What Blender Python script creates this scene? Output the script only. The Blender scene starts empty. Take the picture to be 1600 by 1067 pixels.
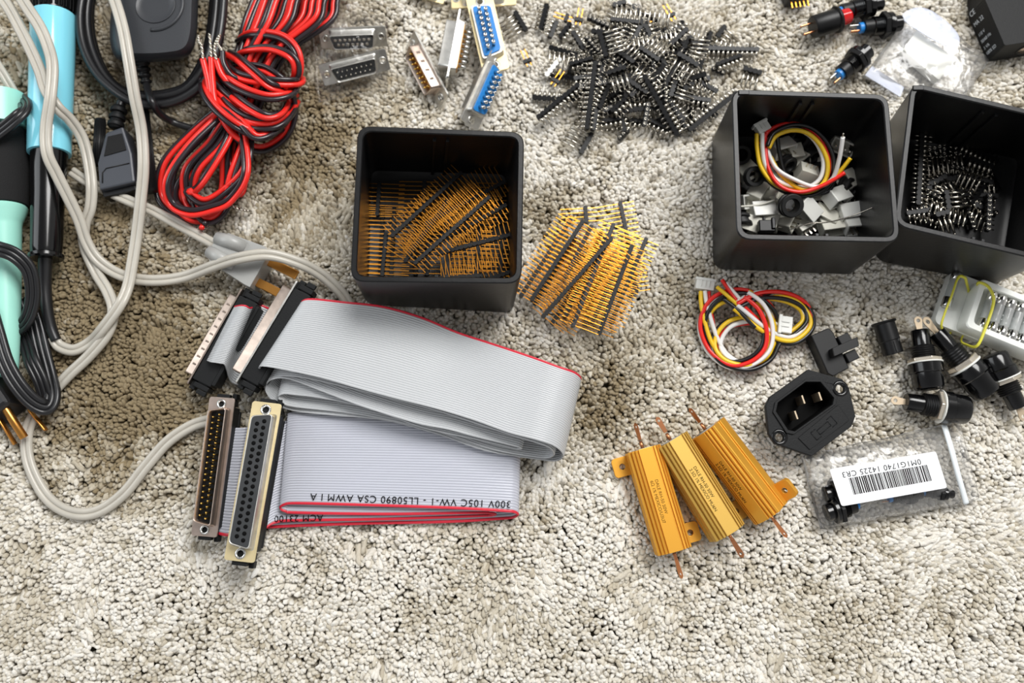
import bpy, bmesh, math, random
import numpy as np
from mathutils import Vector, Matrix, noise
from mathutils.geometry import tessellate_polygon

# ---------------------------------------------------------------- camera, world, lights
SC = bpy.context.scene
COL = SC.collection
R = math.radians
S = 0.001                    # everything below is written in millimetres
FPX, CAMH, TILT = 1340.0, 425.0, R(10.7)
cam_d = bpy.data.cameras.new('camera'); cam = bpy.data.objects.new('camera', cam_d); COL.objects.link(cam)
cam.location = (0, 0, CAMH * S); cam.rotation_euler = (TILT, 0, 0)
cam_d.sensor_width = 36; cam_d.lens = FPX / 1600 * 36
cam_d.clip_start = 0.01; cam_d.clip_end = 50
cam_d.dof.use_dof = True; cam_d.dof.focus_distance = 0.405; cam_d.dof.aperture_fstop = 5.8
SC.camera = cam
SC.view_settings.view_transform = 'Standard'; SC.view_settings.look = 'None'
SC.view_settings.gamma = 1; SC.view_settings.use_curve_mapping = False
SC.view_settings.exposure = 0.0
SC.cycles.max_bounces = 8; SC.cycles.transparent_max_bounces = 12

wd = bpy.data.worlds.new('room_light'); SC.world = wd; wd.use_nodes = True
wn = wd.node_tree.nodes; wl = wd.node_tree.links
bg = wn['Background']
wtc = wn.new('ShaderNodeTexCoord'); wsx = wn.new('ShaderNodeSeparateXYZ'); wl.new(wtc.outputs['Generated'], wsx.inputs[0])
wr = wn.new('ShaderNodeValToRGB'); wmp = wn.new('ShaderNodeMapRange')
wmp.inputs['From Min'].default_value = -1; wmp.inputs['From Max'].default_value = 1
wl.new(wsx.outputs['X'], wmp.inputs['Value']); wl.new(wmp.outputs[0], wr.inputs[0])
wr.color_ramp.elements[0].color = (0.62, 0.63, 0.66, 1); wr.color_ramp.elements[1].color = (1.0, 0.99, 0.97, 1)
# the ceiling above is dim, the walls lower down are paler
wz = wn.new('ShaderNodeMapRange'); wz.inputs['From Min'].default_value = 0.35; wz.inputs['From Max'].default_value = 0.95; wz.inputs['To Min'].default_value = 0.72; wz.inputs['To Max'].default_value = 0.36
wl.new(wsx.outputs['Z'], wz.inputs['Value'])
wl.new(wr.outputs[0], bg.inputs[0]); wl.new(wz.outputs[0], bg.inputs[1])

def area(name, loc, target, size, power, col):
    d = bpy.data.lights.new(name, 'AREA'); d.shape = 'RECTANGLE'; d.size, d.size_y = size; d.energy = power; d.color = col
    o = bpy.data.objects.new(name, d); COL.objects.link(o); o.location = loc
    o.rotation_euler = (Vector(target) - Vector(loc)).to_track_quat('-Z', 'Y').to_euler()
    return o
area('side_window_daylight', (-1.3, 0.45, 0.95), (0.02, 0.08, 0), (0.8, 1.0), 8, (0.93, 0.97, 1.0))
area('main_window_daylight', (0.45, 0.78, 1.25), (0.08, 0.06, 0), (0.8, 0.65), 26, (1.0, 0.99, 0.97))

# ---------------------------------------------------------------- pixel to place
_c, _s = math.cos(TILT), math.sin(TILT)
def P(u, v, z=0.0):
    """point (mm) at height z seen at photo pixel u, v"""
    x = (u - 800) / FPX; y = (533.5 - v) / FPX; w = -1.0
    yy = y * _c - w * _s; zz = y * _s + w * _c
    t = (z - CAMH) / zz
    return Vector((x * t, yy * t, z))
def W(pts): return [P(*p) for p in pts]

# ---------------------------------------------------------------- mesh building
class MB:
    def __init__(s): s.v = []; s.f = []; s.m = []; s.sm = []
    def add(s, vs, fs, mi=0, smooth=False, M=None):
        b = len(s.v)
        if M is not None: vs = [M @ Vector(v) for v in vs]
        s.v.extend([tuple(v) for v in vs]); s.f.extend([tuple(i + b for i in f) for f in fs])
        s.m.extend([mi] * len(fs)); s.sm.extend([smooth] * len(fs)); return s
    def box(s, c, d, mi=0, M=None, taper=1.0):
        x, y, z = [q / 2 for q in d]; t = taper
        vs = [(c[0] + i * x * (t if k > 0 else 1), c[1] + j * y * (t if k > 0 else 1), c[2] + k * z) for k in (-1, 1) for j in (-1, 1) for i in (-1, 1)]
        return s.add(vs, [(0, 2, 3, 1), (4, 5, 7, 6), (0, 1, 5, 4), (2, 6, 7, 3), (0, 4, 6, 2), (1, 3, 7, 5)], mi, False, M)
    def lathe(s, prof, n=24, mi=0, M=None, smooth=True, a0=0.0):
        vs = []; fs = []; k = len(prof)
        for i in range(n):
            a = a0 + 2 * math.pi * i / n
            vs += [(r * math.cos(a), r * math.sin(a), z) for r, z in prof]
        for i in range(n):
            j = (i + 1) % n
            for q in range(k - 1): fs.append((i * k + q, j * k + q, j * k + q + 1, i * k + q + 1))
        fs.append(tuple(i * k + k - 1 for i in range(n)))
        fs.append(tuple(i * k for i in reversed(range(n))))
        return s.add(vs, fs, mi, smooth, M)
    def cyl(s, p0, p1, r0, r1=None, n=14, mi=0, M=None, smooth=True):
        p0 = Vector(p0); p1 = Vector(p1); d = p1 - p0
        A = Matrix.Translation(p0) @ d.to_track_quat('Z', 'Y').to_matrix().to_4x4()
        if M is not None: A = M @ A
        return s.lathe([(r0, 0), (r0 if r1 is None else r1, d.length)], n, mi, A, smooth)
    def tube(s, pts, r, n=8, mi=0, M=None, flat=1.0, up=None, close=False):
        pts = [Vector(p) for p in pts]; m = len(pts); vs = []; fs = []
        t0 = (pts[1] - pts[0]).normalized()
        nrm = Vector((0, 0, 1)) if abs(t0.z) < 0.9 else Vector((1, 0, 0))
        nrm = (nrm - t0 * nrm.dot(t0)).normalized()
        for i in range(m):
            if close: t = (pts[(i + 1) % m] - pts[i - 1])
            else: t = pts[min(i + 1, m - 1)] - pts[max(i - 1, 0)]
            t = t.normalized() if t.length > 1e-9 else t0
            if up is not None: nrm = Vector(up)
            q = nrm - t * nrm.dot(t)
            nrm = q.normalized() if q.length > 1e-6 else nrm
            bn = t.cross(nrm); rr = r[i] if isinstance(r, (list, tuple)) else r
            for k in range(n):
                a = 2 * math.pi * (k + .5) / n
                vs.append(pts[i] + bn * (math.cos(a) * rr) + nrm * (math.sin(a) * rr * flat))
        for i in range(m if close else m - 1):
            j = (i + 1) % m
            for k in range(n): fs.append((i * n + k, i * n + (k + 1) % n, j * n + (k + 1) % n, j * n + k))
        if not close:
            fs.append(tuple(reversed(range(n)))); fs.append(tuple((m - 1) * n + k for k in range(n)))
        return s.add(vs, fs, mi, True, M)
    def prism(s, poly, z0, z1, mi=0, M=None, holes=(), smooth_side=False):
        loops = [list(poly)] + [list(h) for h in holes]
        flat = [p for l in loops for p in l]; n = len(flat)
        tris = tessellate_polygon([[Vector((p[0], p[1], 0)) for p in l] for l in loops])
        vs = [(p[0], p[1], z0) for p in flat] + [(p[0], p[1], z1) for p in flat]
        ft = []; 
        for t in tris:
            a, b, c = [Vector((flat[i][0], flat[i][1])) for i in t]
            ccw = (b - a).cross(c - a) > 0
            t = tuple(t) if ccw else tuple(reversed(t))
            ft.append(tuple(i + n for i in t)); ft.append(tuple(reversed(t)))
        s.add(vs, ft, mi, False, M)
        st = []; o = 0; base = len(s.v) - 2 * n
        fs = []
        for li, l in enumerate(loops):
            k = len(l); ar = sum(l[i][0] * l[(i + 1) % k][1] - l[(i + 1) % k][0] * l[i][1] for i in range(k))
            fwd = (ar > 0) == (li == 0)
            for i in range(k):
                j = (i + 1) % k; q = (o + i, o + j, o + j + n, o + i + n)
                fs.append(q if fwd else tuple(reversed(q)))
            o += k
        s.f.extend([tuple(i + base for i in f) for f in fs]); s.m.extend([mi] * len(fs)); s.sm.extend([smooth_side] * len(fs))
        return s
    def build(s, name, mats, parent=None, bevel=0.0, origin=None, mesh=None, seg=2):
        """parent given: vertices are in the parent's own frame (mm); origin given: vertices are world mm about that origin"""
        if mesh is None:
            o0 = Vector(origin) if origin is not None else Vector((0, 0, 0))
            me = bpy.data.meshes.new(name)
            me.from_pydata([((v[0] - o0.x) * S, (v[1] - o0.y) * S, (v[2] - o0.z) * S) for v in s.v], [], s.f)
            if not isinstance(mats, (list, tuple)): mats = [mats]
            for m in mats: me.materials.append(m)
            me.polygons.foreach_set('material_index', s.m); me.polygons.foreach_set('use_smooth', s.sm)
            me.update()
        else: me = mesh
        o = bpy.data.objects.new(name, me); COL.objects.link(o)
        if parent is not None: o.parent = parent
        elif origin is not None: o.location = Vector(origin) * S
        if bevel:
            b = o.modifiers.new('bevel', 'BEVEL'); b.width = bevel * S; b.segments = seg; b.limit_method = 'ANGLE'; b.angle_limit = R(40)
            b.harden_normals = False
        return o

def tag(o, label=None, cat=None, group=None, kind=None):
    if label: o['label'] = label
    if cat: o['category'] = cat
    if group: o['group'] = group
    if kind: o['kind'] = kind
    return o
def thing(name, label, cat, O=(0, 0, 0), X=None, Z=(0, 0, 1), group=None):
    """an Empty at the thing's base; X is the direction of its own x axis in the place, Z its own up"""
    e = bpy.data.objects.new(name, None); COL.objects.link(e); e.empty_display_size = 0.005
    if X is not None:
        X = Vector(X).normalized(); Zv = Vector(Z); Zv = (Zv - X * Zv.dot(X)).normalized(); Y = Zv.cross(X)
        M = Matrix((X, Y, Zv)).transposed(); e.rotation_euler = M.to_euler()
    e.location = Vector(O) * S
    return tag(e, label, cat, group)
def copy_tree(o, parent=None):
    c = o.copy(); COL.objects.link(c)
    if parent is not None: c.parent = parent
    for ch in [q for q in o.children]: copy_tree(ch, c)
    return c
def copies(root, O, X, Z=(0, 0, 1), label=None, group=None):
    c = copy_tree(root); e = c
    X = Vector(X).normalized(); Zv = Vector(Z); Zv = (Zv - X * Zv.dot(X)).normalized(); Y = Zv.cross(X)
    e.rotation_euler = Matrix((X, Y, Zv)).transposed().to_euler(); e.location = Vector(O) * S
    if label: e['label'] = label
    if group: e['group'] = group
    return e
def ab(a, b):
    """origin and x direction from two photo points with heights"""
    A = P(*a); B = P(*b); return A, (B - A), (B - A).length

def cr(pts, n=8, closed=False):
    """smooth curve through points"""
    pts = [Vector(p) for p in pts]; m = len(pts); out = []
    rng = range(m if closed else m - 1)
    for i in rng:
        if closed: p0, p1, p2, p3 = pts[i - 1], pts[i], pts[(i + 1) % m], pts[(i + 2) % m]
        else: p0, p1, p2, p3 = pts[max(i - 1, 0)], pts[i], pts[i + 1], pts[min(i + 2, m - 1)]
        for k in range(n):
            t = k / n; t2 = t * t; t3 = t2 * t
            out.append(0.5 * ((2 * p1) + (p2 - p0) * t + (2 * p0 - 5 * p1 + 4 * p2 - p3) * t2 + (3 * p1 - p0 - 3 * p2 + p3) * t3))
    if not closed: out.append(pts[-1])
    return out
def circ(cx, cy, r, n=16, a0=0.0, a1=2 * math.pi):
    return [(cx + r * math.cos(a0 + (a1 - a0) * i / n), cy + r * math.sin(a0 + (a1 - a0) * i / n)) for i in range(n)]
def rrect(w, h, r, n=5, cx=0, cy=0):
    o = []
    for sx, sy, a in ((1, 1, 0), (-1, 1, 90), (-1, -1, 180), (1, -1, 270)):
        for i in range(n + 1):
            t = R(a + 90 * i / n); o.append((cx + sx * (w / 2 - r) + r * math.cos(t), cy + sy * (h / 2 - r) + r * math.sin(t)))
    return o

def text_mesh(name, cu):
    t = bpy.data.objects.new(name, cu); me = bpy.data.meshes.new_from_object(t); bpy.data.objects.remove(t)
    o = bpy.data.objects.new(name, me); COL.objects.link(o); return o

# ---------------------------------------------------------------- materials
def lin(c): return tuple(((x / 255) / 12.92 if x / 255 <= 0.04045 else ((x / 255 + 0.055) / 1.055) ** 2.4) for x in c)
def mat(name, rgb, rough=0.5, metal=0.0, var=0.0, bump=0.0, scale=800.0, spec=None, trans=0.0, coat=0.0, sss=0.0, bscale=None, rgb2=None, vscale=None, ani=None):
    m = bpy.data.materials.new(name); m.use_nodes = True; n = m.node_tree.nodes; l = m.node_tree.links
    b = n['Principled BSDF']; c = lin(rgb) + (1,)
    b.inputs['Base Color'].default_value = c; b.inputs['Roughness'].default_value = rough; b.inputs['Metallic'].default_value = metal
    if spec is not None: b.inputs['Specular IOR Level'].default_value = spec
    if trans: b.inputs['Transmission Weight'].default_value = trans
    if coat: b.inputs['Coat Weight'].default_value = coat; b.inputs['Coat Roughness'].default_value = 0.15
    if sss:
        b.inputs['Subsurface Weight'].default_value = sss; b.inputs['Subsurface Radius'].default_value = (0.002, 0.002, 0.002); b.inputs['Subsurface Scale'].default_value = 1.0
    tc = n.new('ShaderNodeTexCoord')
    if var or rgb2:
        nt = n.new('ShaderNodeTexNoise'); nt.inputs['Scale'].default_value = vscale or scale; nt.inputs['Detail'].default_value = 4
        l.new(tc.outputs['Object'], nt.inputs['Vector'])
        mx = n.new('ShaderNodeMix'); mx.data_type = 'RGBA'
        mr = n.new('ShaderNodeMapRange'); mr.inputs['From Min'].default_value = 0.35; mr.inputs['From Max'].default_value = 0.65
        l.new(nt.outputs['Fac'], mr.inputs['Value']); l.new(mr.outputs[0], mx.inputs['Factor'])
        if rgb2: c1, c2 = c, lin(rgb2) + (1,)
        else: c1 = tuple(x * (1 - var) for x in c[:3]) + (1,); c2 = tuple(min(1, x * (1 + var)) for x in c[:3]) + (1,)
        mx.inputs[6].default_value = c1; mx.inputs[7].default_value = c2
        l.new(mx.outputs[2], b.inputs['Base Color'])
    if bump:
        n2 = n.new('ShaderNodeTexNoise'); n2.inputs['Scale'].default_value = bscale or scale; n2.inputs['Detail'].default_value = 3
        l.new(tc.outputs['Object'], n2.inputs['Vector'])
        bp = n.new('ShaderNodeBump'); bp.inputs['Strength'].default_value = bump; bp.inputs['Distance'].default_value = 0.0004
        l.new(n2.outputs['Fac'], bp.inputs['Height']); l.new(bp.outputs[0], b.inputs['Normal'])
    return m
MT = {}
MT['bin'] = mat('bin_plastic', (17, 17, 18), 0.36, var=0.15, bump=0.12, scale=60, bscale=500, spec=0.3)
MT['blk'] = mat('black_plastic', (13, 13, 14), 0.4, bump=0.05, scale=900, spec=0.3)
MT['blk_gloss'] = mat('glossy_black_plastic', (7, 7, 8), 0.16, spec=0.45)
MT['blk_matte'] = mat('matte_black_plastic', (16, 17, 18), 0.55, bump=0.2, scale=1500, spec=0.25)
MT['foam'] = mat('black_foam', (14, 14, 15), 0.9, bump=0.5, scale=1500)
MT['nylon'] = mat('black_nylon', (15, 15, 16), 0.45, spec=0.3)
MT['steel'] = mat('tinned_steel', (206, 204, 198), 0.4, 1.0, var=0.1, scale=300, bump=0.05)
MT['steel_dull'] = mat('dull_tinned_steel', (176, 160, 148), 0.32, 1.0, var=0.15, scale=250, bump=0.08)
MT['chrome'] = mat('bright_nickel', (215, 214, 210), 0.12, 1.0)
MT['brassy'] = mat('zinc_plate', (232, 214, 168), 0.4, 0.75, var=0.06, scale=150)
MT['gold'] = mat('gold_pin', (196, 132, 48), 0.3, 1.0)
MT['goldb'] = mat('bright_gold_contact', (245, 205, 110), 0.2, 1.0)
MT['tin'] = mat('silver_pin', (196, 190, 178), 0.2, 1.0)
MT['hdr'] = mat('header_plastic', (14, 14, 15), 0.45, spec=0.3)
MT['blue_tube'] = mat('light_blue_plastic', (132, 213, 232), 0.12, sss=0.0, coat=0.4)
MT['mint'] = mat('mint_green_plastic', (160, 222, 206), 0.35)
MT['cord'] = mat('grey_cord_vinyl', (181, 176, 165), 0.3, var=0.06, scale=70)
MT['bcord'] = mat('black_cord_rubber', (26, 26, 28), 0.33, bump=0.04)
MT['red'] = mat('red_vinyl', (225, 38, 30), 0.28)
MT['blackw'] = mat('black_vinyl', (38, 30, 34), 0.24)
MT['adapter'] = mat('dark_grey_adapter_plastic', (46, 48, 52), 0.42, bump=0.15, scale=1500)
MT['hood'] = mat('hood_plastic_painted_sheen', (60, 63, 70), 0.4, bump=0.1, scale=1500)  # base grey lifted, painting in the sheen of the black hood
MT['dkgrey'] = mat('charcoal_plastic', (46, 48, 50), 0.45)
MT['wellb'] = mat('deep_black_plastic', (5, 5, 5), 0.7, spec=0.1)
MT['ribbon'] = mat('grey_ribbon_vinyl', (186, 188, 190), 0.3)
MT['ribbon2'] = mat('pale_grey_ribbon_vinyl', (184, 186, 196), 0.27)
MT['ribred'] = mat('red_ribbon_vinyl', (206, 38, 58), 0.35)
MT['anod'] = mat('gold_anodized_aluminium', (226, 164, 58), 0.42, 0.6, bump=0.04, scale=1500)
MT['anod2'] = mat('pale_gold_anodized_aluminium', (196, 158, 74), 0.52, 0.5, bump=0.04, scale=1500)
MT['cement'] = mat('grey_cement', (150, 148, 142), 0.8, bump=0.2)
MT['copper'] = mat('copper_lug', (196, 132, 92), 0.3, 1.0)
MT['ink'] = mat('black_ink', (20, 18, 18), 0.9, spec=0.05)
MT['inkbrown'] = mat('faded_brown_ink', (92, 66, 28), 0.9, spec=0.05)
MT['inkwhite'] = mat('white_ink', (205, 210, 215), 0.6)
MT['white'] = mat('white_nylon', (222, 222, 216), 0.42, sss=0.15)
MT['milky'] = mat('milky_nylon', (214, 212, 200), 0.4, sss=0.2)
MT['yellow'] = mat('yellow_vinyl', (232, 190, 30), 0.35)
MT['whitew'] = mat('white_vinyl', (226, 224, 220), 0.35)
MT['band'] = mat('yellow_green_rubber', (214, 208, 66), 0.4)
MT['blue'] = mat('blue_plastic', (34, 128, 205), 0.35)
MT['amber'] = mat('amber_plastic', (196, 140, 62), 0.3, bump=0.02)
MT['redlens'] = mat('red_lens', (190, 20, 22), 0.12)
MT['paper'] = mat('label_paper', (235, 236, 238), 0.55)
MT['grey'] = mat('grey_plug_vinyl', (158, 158, 155), 0.35, sss=0.1)
MT['rubber'] = mat('black_rubber', (16, 16, 16), 0.5)
MT['nut'] = mat('nickel_nut', (222, 212, 196), 0.25, 0.85)
MT['tray'] = mat('frosted_plastic', (238, 240, 234), 0.35, sss=0.3)
MT['orange'] = mat('brass_prong', (206, 146, 74), 0.28, 1.0)
def glassy(name, rgb, opacity, rough=0.08, gloss=0.25, milk=(0.9, 0.9, 0.9)):
    """thin clear film: mostly see-through, with a sheen that follows its wrinkles and a little white haze"""
    m = bpy.data.materials.new(name); m.use_nodes = True; n = m.node_tree.nodes; l = m.node_tree.links
    out = n['Material Output']; n.remove(n['Principled BSDF'])
    tr = n.new('ShaderNodeBsdfTransparent'); tr.inputs[0].default_value = lin(rgb) + (1,)
    df = n.new('ShaderNodeBsdfDiffuse'); df.inputs[0].default_value = milk + (1,)
    gl = n.new('ShaderNodeBsdfGlossy'); gl.inputs['Roughness'].default_value = rough
    m1 = n.new('ShaderNodeMixShader'); m1.inputs[0].default_value = opacity
    l.new(tr.outputs[0], m1.inputs[1]); l.new(df.outputs[0], m1.inputs[2])
    fr = n.new('ShaderNodeFresnel'); fr.inputs[0].default_value = 1.45
    mu = n.new('ShaderNodeMath'); mu.operation = 'MULTIPLY_ADD'; mu.inputs[1].default_value = gloss; mu.inputs[2].default_value = gloss * 0.03; l.new(fr.outputs[0], mu.inputs[0])
    m2 = n.new('ShaderNodeMixShader'); l.new(mu.outputs[0], m2.inputs[0]); l.new(m1.outputs[0], m2.inputs[1]); l.new(gl.outputs[0], m2.inputs[2])
    tc = n.new('ShaderNodeTexCoord'); nt = n.new('ShaderNodeTexNoise'); nt.inputs['Scale'].default_value = 90; nt.inputs['Detail'].default_value = 2; nt.inputs['Distortion'].default_value = 1.2
    l.new(tc.outputs['Object'], nt.inputs['Vector']); bp = n.new('ShaderNodeBump'); bp.inputs['Strength'].default_value = 0.3; bp.inputs['Distance'].default_value = 0.002
    l.new(nt.outputs['Fac'], bp.inputs['Height']); l.new(bp.outputs[0], gl.inputs['Normal']); l.new(bp.outputs[0], fr.inputs['Normal'])
    l.new(m2.outputs[0], out.inputs[0]); return m
MT['film'] = glassy('clear_bag_film', (255, 255, 255), 0.07, 0.14, 0.75)
MT['film_thin'] = glassy('thin_bag_film', (255, 255, 255), 0.015, 0.14, 0.28)
MT['film_frost'] = glassy('frosted_bag_strip', (244, 246, 250), 0.34, 0.3, 0.4, (0.72, 0.76, 0.9))
MT['tube_clear'] = glassy('fuse_glass', (225, 228, 228), 0.35, 0.08, 0.4, (0.75, 0.76, 0.75))
# ---------------------------------------------------------------- the carpeted floor
rng = np.random.default_rng(7)
fl = MB().add([(-2000, -2000, -9.5), (2000, -2000, -9.5), (2000, 2000, -9.5), (-2000, 2000, -9.5)], [(0, 1, 2, 3)])
flo = fl.build('floor', mat('carpet_backing', (150, 142, 122), 0.95)); tag(flo, kind='structure')

def tuft_mesh(seed):
    """one twisted yarn end: a bent, knobbly strand with a blunt tip"""
    r = random.Random(seed); vs = []; fs = []; rings = 8; n = 8
    bx, by = r.uniform(-.5, .5), r.uniform(-.5, .5); tw = r.uniform(1.2, 2.4); ph = r.uniform(0, 6)
    for i in range(rings):
        t = i / (rings - 1); z = -9 + 9.6 * t
        rad = 1.42 * (1 - 0.12 * t) if t < 0.75 else 1.42 * (0.91) * math.sqrt(max(0.02, 1 - ((t - 0.75) / 0.27) ** 2))
        for k in range(n):
            a = 2 * math.pi * k / n
            q = rad * (1 + 0.17 * math.cos(2 * (a - tw * t * 3) + ph) + r.uniform(-.14, .14))
            vs.append(((bx * t * t * 1.6 + q * math.cos(a)) , (by * t * t * 1.6 + q * math.sin(a)), z + r.uniform(-.12, .12)))
    for i in range(rings - 1):
        for k in range(n): fs.append((i * n + k, i * n + (k + 1) % n, (i + 1) * n + (k + 1) % n, (i + 1) * n + k))
    fs.append(tuple((rings - 1) * n + k for k in range(n)))
    me = bpy.data.meshes.new('tuft'); me.from_pydata([tuple(c * S for c in v) for v in vs], [], fs)
    me.polygons.foreach_set('use_smooth', [True] * len(fs)); me.materials.append(CARPET)
    return bpy.data.objects.new('tuft', me)

CARPET = bpy.data.materials.new('carpet_yarn'); CARPET.use_nodes = True
def _carpet_nodes():
    n = CARPET.node_tree.nodes; l = CARPET.node_tree.links; b = n['Principled BSDF']
    b.inputs['Roughness'].default_value = 0.85; b.inputs['Specular IOR Level'].default_value = 0.15
    at = n.new('ShaderNodeAttribute'); at.attribute_type = 'INSTANCER'; at.attribute_name = 'tint'
    tc = n.new('ShaderNodeTexCoord'); mp = n.new('ShaderNodeMapping'); mp.inputs['Scale'].default_value = (1, 1, 0.3)
    l.new(tc.outputs['Object'], mp.inputs[0])
    nt = n.new('ShaderNodeTexNoise'); nt.inputs['Scale'].default_value = 2600; nt.inputs['Detail'].default_value = 3; l.new(mp.outputs[0], nt.inputs['Vector'])
    rp = n.new('ShaderNodeValToRGB'); e = rp.color_ramp.elements
    e[0].position = 0.0; e[0].color = lin((140, 125, 98)) + (1,)
    e[1].position = 1.0; e[1].color = lin((236, 233, 226)) + (1,)
    q = e.new(0.45); q.color = lin((197, 189, 172)) + (1,)
    q = e.new(0.7); q.color = lin((225, 220, 210)) + (1,)
    ad = n.new('ShaderNodeMath'); ad.operation = 'MULTIPLY_ADD'; ad.inputs[1].default_value = 0.35; l.new(nt.outputs['Fac'], ad.inputs[0]); 
    sb = n.new('ShaderNodeMath'); sb.operation = 'SUBTRACT'; sb.inputs[1].default_value = 0.175; l.new(at.outputs['Fac'], sb.inputs[0]); l.new(sb.outputs[0], ad.inputs[2])
    l.new(ad.outputs[0], rp.inputs[0]); l.new(rp.outputs[0], b.inputs['Base Color'])
    bp = n.new('ShaderNodeBump'); bp.inputs['Strength'].default_value = 0.9; bp.inputs['Distance'].default_value = 0.0005
    l.new(nt.outputs['Fac'], bp.inputs['Height']); l.new(bp.outputs[0], b.inputs['Normal'])
_carpet_nodes()

def _carpet():
    sp = 1.9
    x = np.arange(-400, 400, sp); y = np.arange(-150, 350, sp * 0.9)
    X, Y = np.meshgrid(x, y); X[::2] += sp / 2
    X = X.ravel() + rng.uniform(-.7, .7, X.size); Y = Y.ravel() + rng.uniform(-.7, .7, Y.size)
    # keep what the lens can see, with a margin for a step to the side
    half = 250 + 0.32 * (Y + 80)
    k = (np.abs(X) < half + 70); X = X[k]; Y = Y[k]; N = X.size
    def fbm(sc, off, oct=3):
        out = np.empty(N)
        for i in range(N): out[i] = noise.fractal(Vector((X[i] * sc + off, Y[i] * sc - off, off)), 1.0, 2.0, oct)
        return out
    E = fbm(1 / 22.0, 91.2); A = fbm(1 / 46.0, 3.1); B = fbm(1 / 46.0, 41.7); C = fbm(1 / 60.0, 77.3); D = fbm(1 / 11.0, 12.9, 2)
    leanx = 1.0 * A + 0.6 * D; leany = 1.0 * B + 0.5 * E - 0.3
    # partings in the pile: where the slow field changes sign the pile opens
    crack = np.exp(-((A + .12 * D) / 0.032) ** 2) * np.clip(fbm(1 / 26.0, 5.5) * 4 + .2, 0, 1)
    patch = np.clip(0.55 + 0.7 * C + 0.75 * E + 0.6 * D, 0, 1)
    tint = 0.74 - 0.25 * (1 - patch) ** 1.2 + rng.normal(0, .11, N)
    # brownish pile tone and dirt, plus shade painted into the tint: (photo u, v, radius in mm, strength)
    for u, v, rad, st in TONE_AND_SHADE:
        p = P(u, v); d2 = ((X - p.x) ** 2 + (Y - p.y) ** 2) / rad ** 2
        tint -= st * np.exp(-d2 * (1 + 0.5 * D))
    tint -= 0.25 * crack
    z = 1.1 * D + 0.8 * E + rng.uniform(-.35, .35, N) - 3.4 * crack - 1.0
    me = bpy.data.meshes.new('carpet_pile')
    co = np.stack([X * S, Y * S, z * S], 1).astype(np.float32)
    me.vertices.add(N); me.vertices.foreach_set('co', co.ravel())
    rot = np.stack([-leany * 0.9 + rng.normal(0, .22, N), leanx * 0.9 + rng.normal(0, .22, N), rng.uniform(-.6, .6, N)], 1).astype(np.float32)
    a = me.attributes.new('rot', 'FLOAT_VECTOR', 'POINT'); a.data.foreach_set('vector', rot.ravel())
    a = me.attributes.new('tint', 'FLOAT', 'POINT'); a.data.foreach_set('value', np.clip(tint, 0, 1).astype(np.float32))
    a = me.attributes.new('siz', 'FLOAT', 'POINT'); a.data.foreach_set('value', rng.uniform(.8, 1.22, N).astype(np.float32))
    a = me.attributes.new('pick', 'INT', 'POINT'); a.data.foreach_set('value', rng.integers(0, 5, N).astype(np.int32))
    o = bpy.data.objects.new('carpet_pile', me); COL.objects.link(o)
    tag(o, 'cream and greige cut-pile carpet covering the floor', 'carpet', kind='stuff')
    ng = bpy.data.node_groups.new('pile', 'GeometryNodeTree')
    ng.interface.new_socket('Geometry', in_out='INPUT', socket_type='NodeSocketGeometry')
    ng.interface.new_socket('Geometry', in_out='OUTPUT', socket_type='NodeSocketGeometry')
    gi = ng.nodes.new('NodeGroupInput'); go = ng.nodes.new('NodeGroupOutput'); jn = ng.nodes.new('GeometryNodeJoinGeometry')
    def named(nm, ty):
        q = ng.nodes.new('GeometryNodeInputNamedAttribute'); q.data_type = ty; q.inputs['Name'].default_value = nm
        return [s for s in q.outputs if s.enabled and s.name == 'Attribute'][0]
    rv = named('rot', 'FLOAT_VECTOR'); sv = named('siz', 'FLOAT'); pv = named('pick', 'INT')
    er = ng.nodes.new('FunctionNodeEulerToRotation'); ng.links.new(rv, er.inputs[0])
    for i in range(5):
        oi = ng.nodes.new('GeometryNodeObjectInfo'); oi.inputs['Object'].default_value = tuft_mesh(i + 1)
        cp = ng.nodes.new('FunctionNodeCompare'); cp.data_type = 'INT'; cp.operation = 'EQUAL'
        ints = [s for s in cp.inputs if s.enabled]
        ng.links.new(pv, ints[0]); ints[1].default_value = i
        ip = ng.nodes.new('GeometryNodeInstanceOnPoints')
        ng.links.new(gi.outputs[0], ip.inputs['Points']); ng.links.new(cp.outputs[0], ip.inputs['Selection'])
        ng.links.new(oi.outputs['Geometry'], ip.inputs['Instance']); ng.links.new(er.outputs[0], ip.inputs['Rotation']); ng.links.new(sv, ip.inputs['Scale'])
        ng.links.new(ip.outputs[0], jn.inputs[0])
    ng.links.new(jn.outputs[0], go.inputs[0])
    md = o.modifiers.new('pile', 'NODES'); md.node_group = ng
TONE_AND_SHADE = [(505, 260, 34, .5), (480, 380, 20, .3), (100, 430, 60, .45), (250, 560, 45, .5), (150, 640, 40, .45), (850, 330, 16, .35), (60, 200, 90, .35),
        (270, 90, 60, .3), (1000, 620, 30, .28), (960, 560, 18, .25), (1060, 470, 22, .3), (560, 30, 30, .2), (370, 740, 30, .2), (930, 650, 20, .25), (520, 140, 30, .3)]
_carpet()
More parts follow.
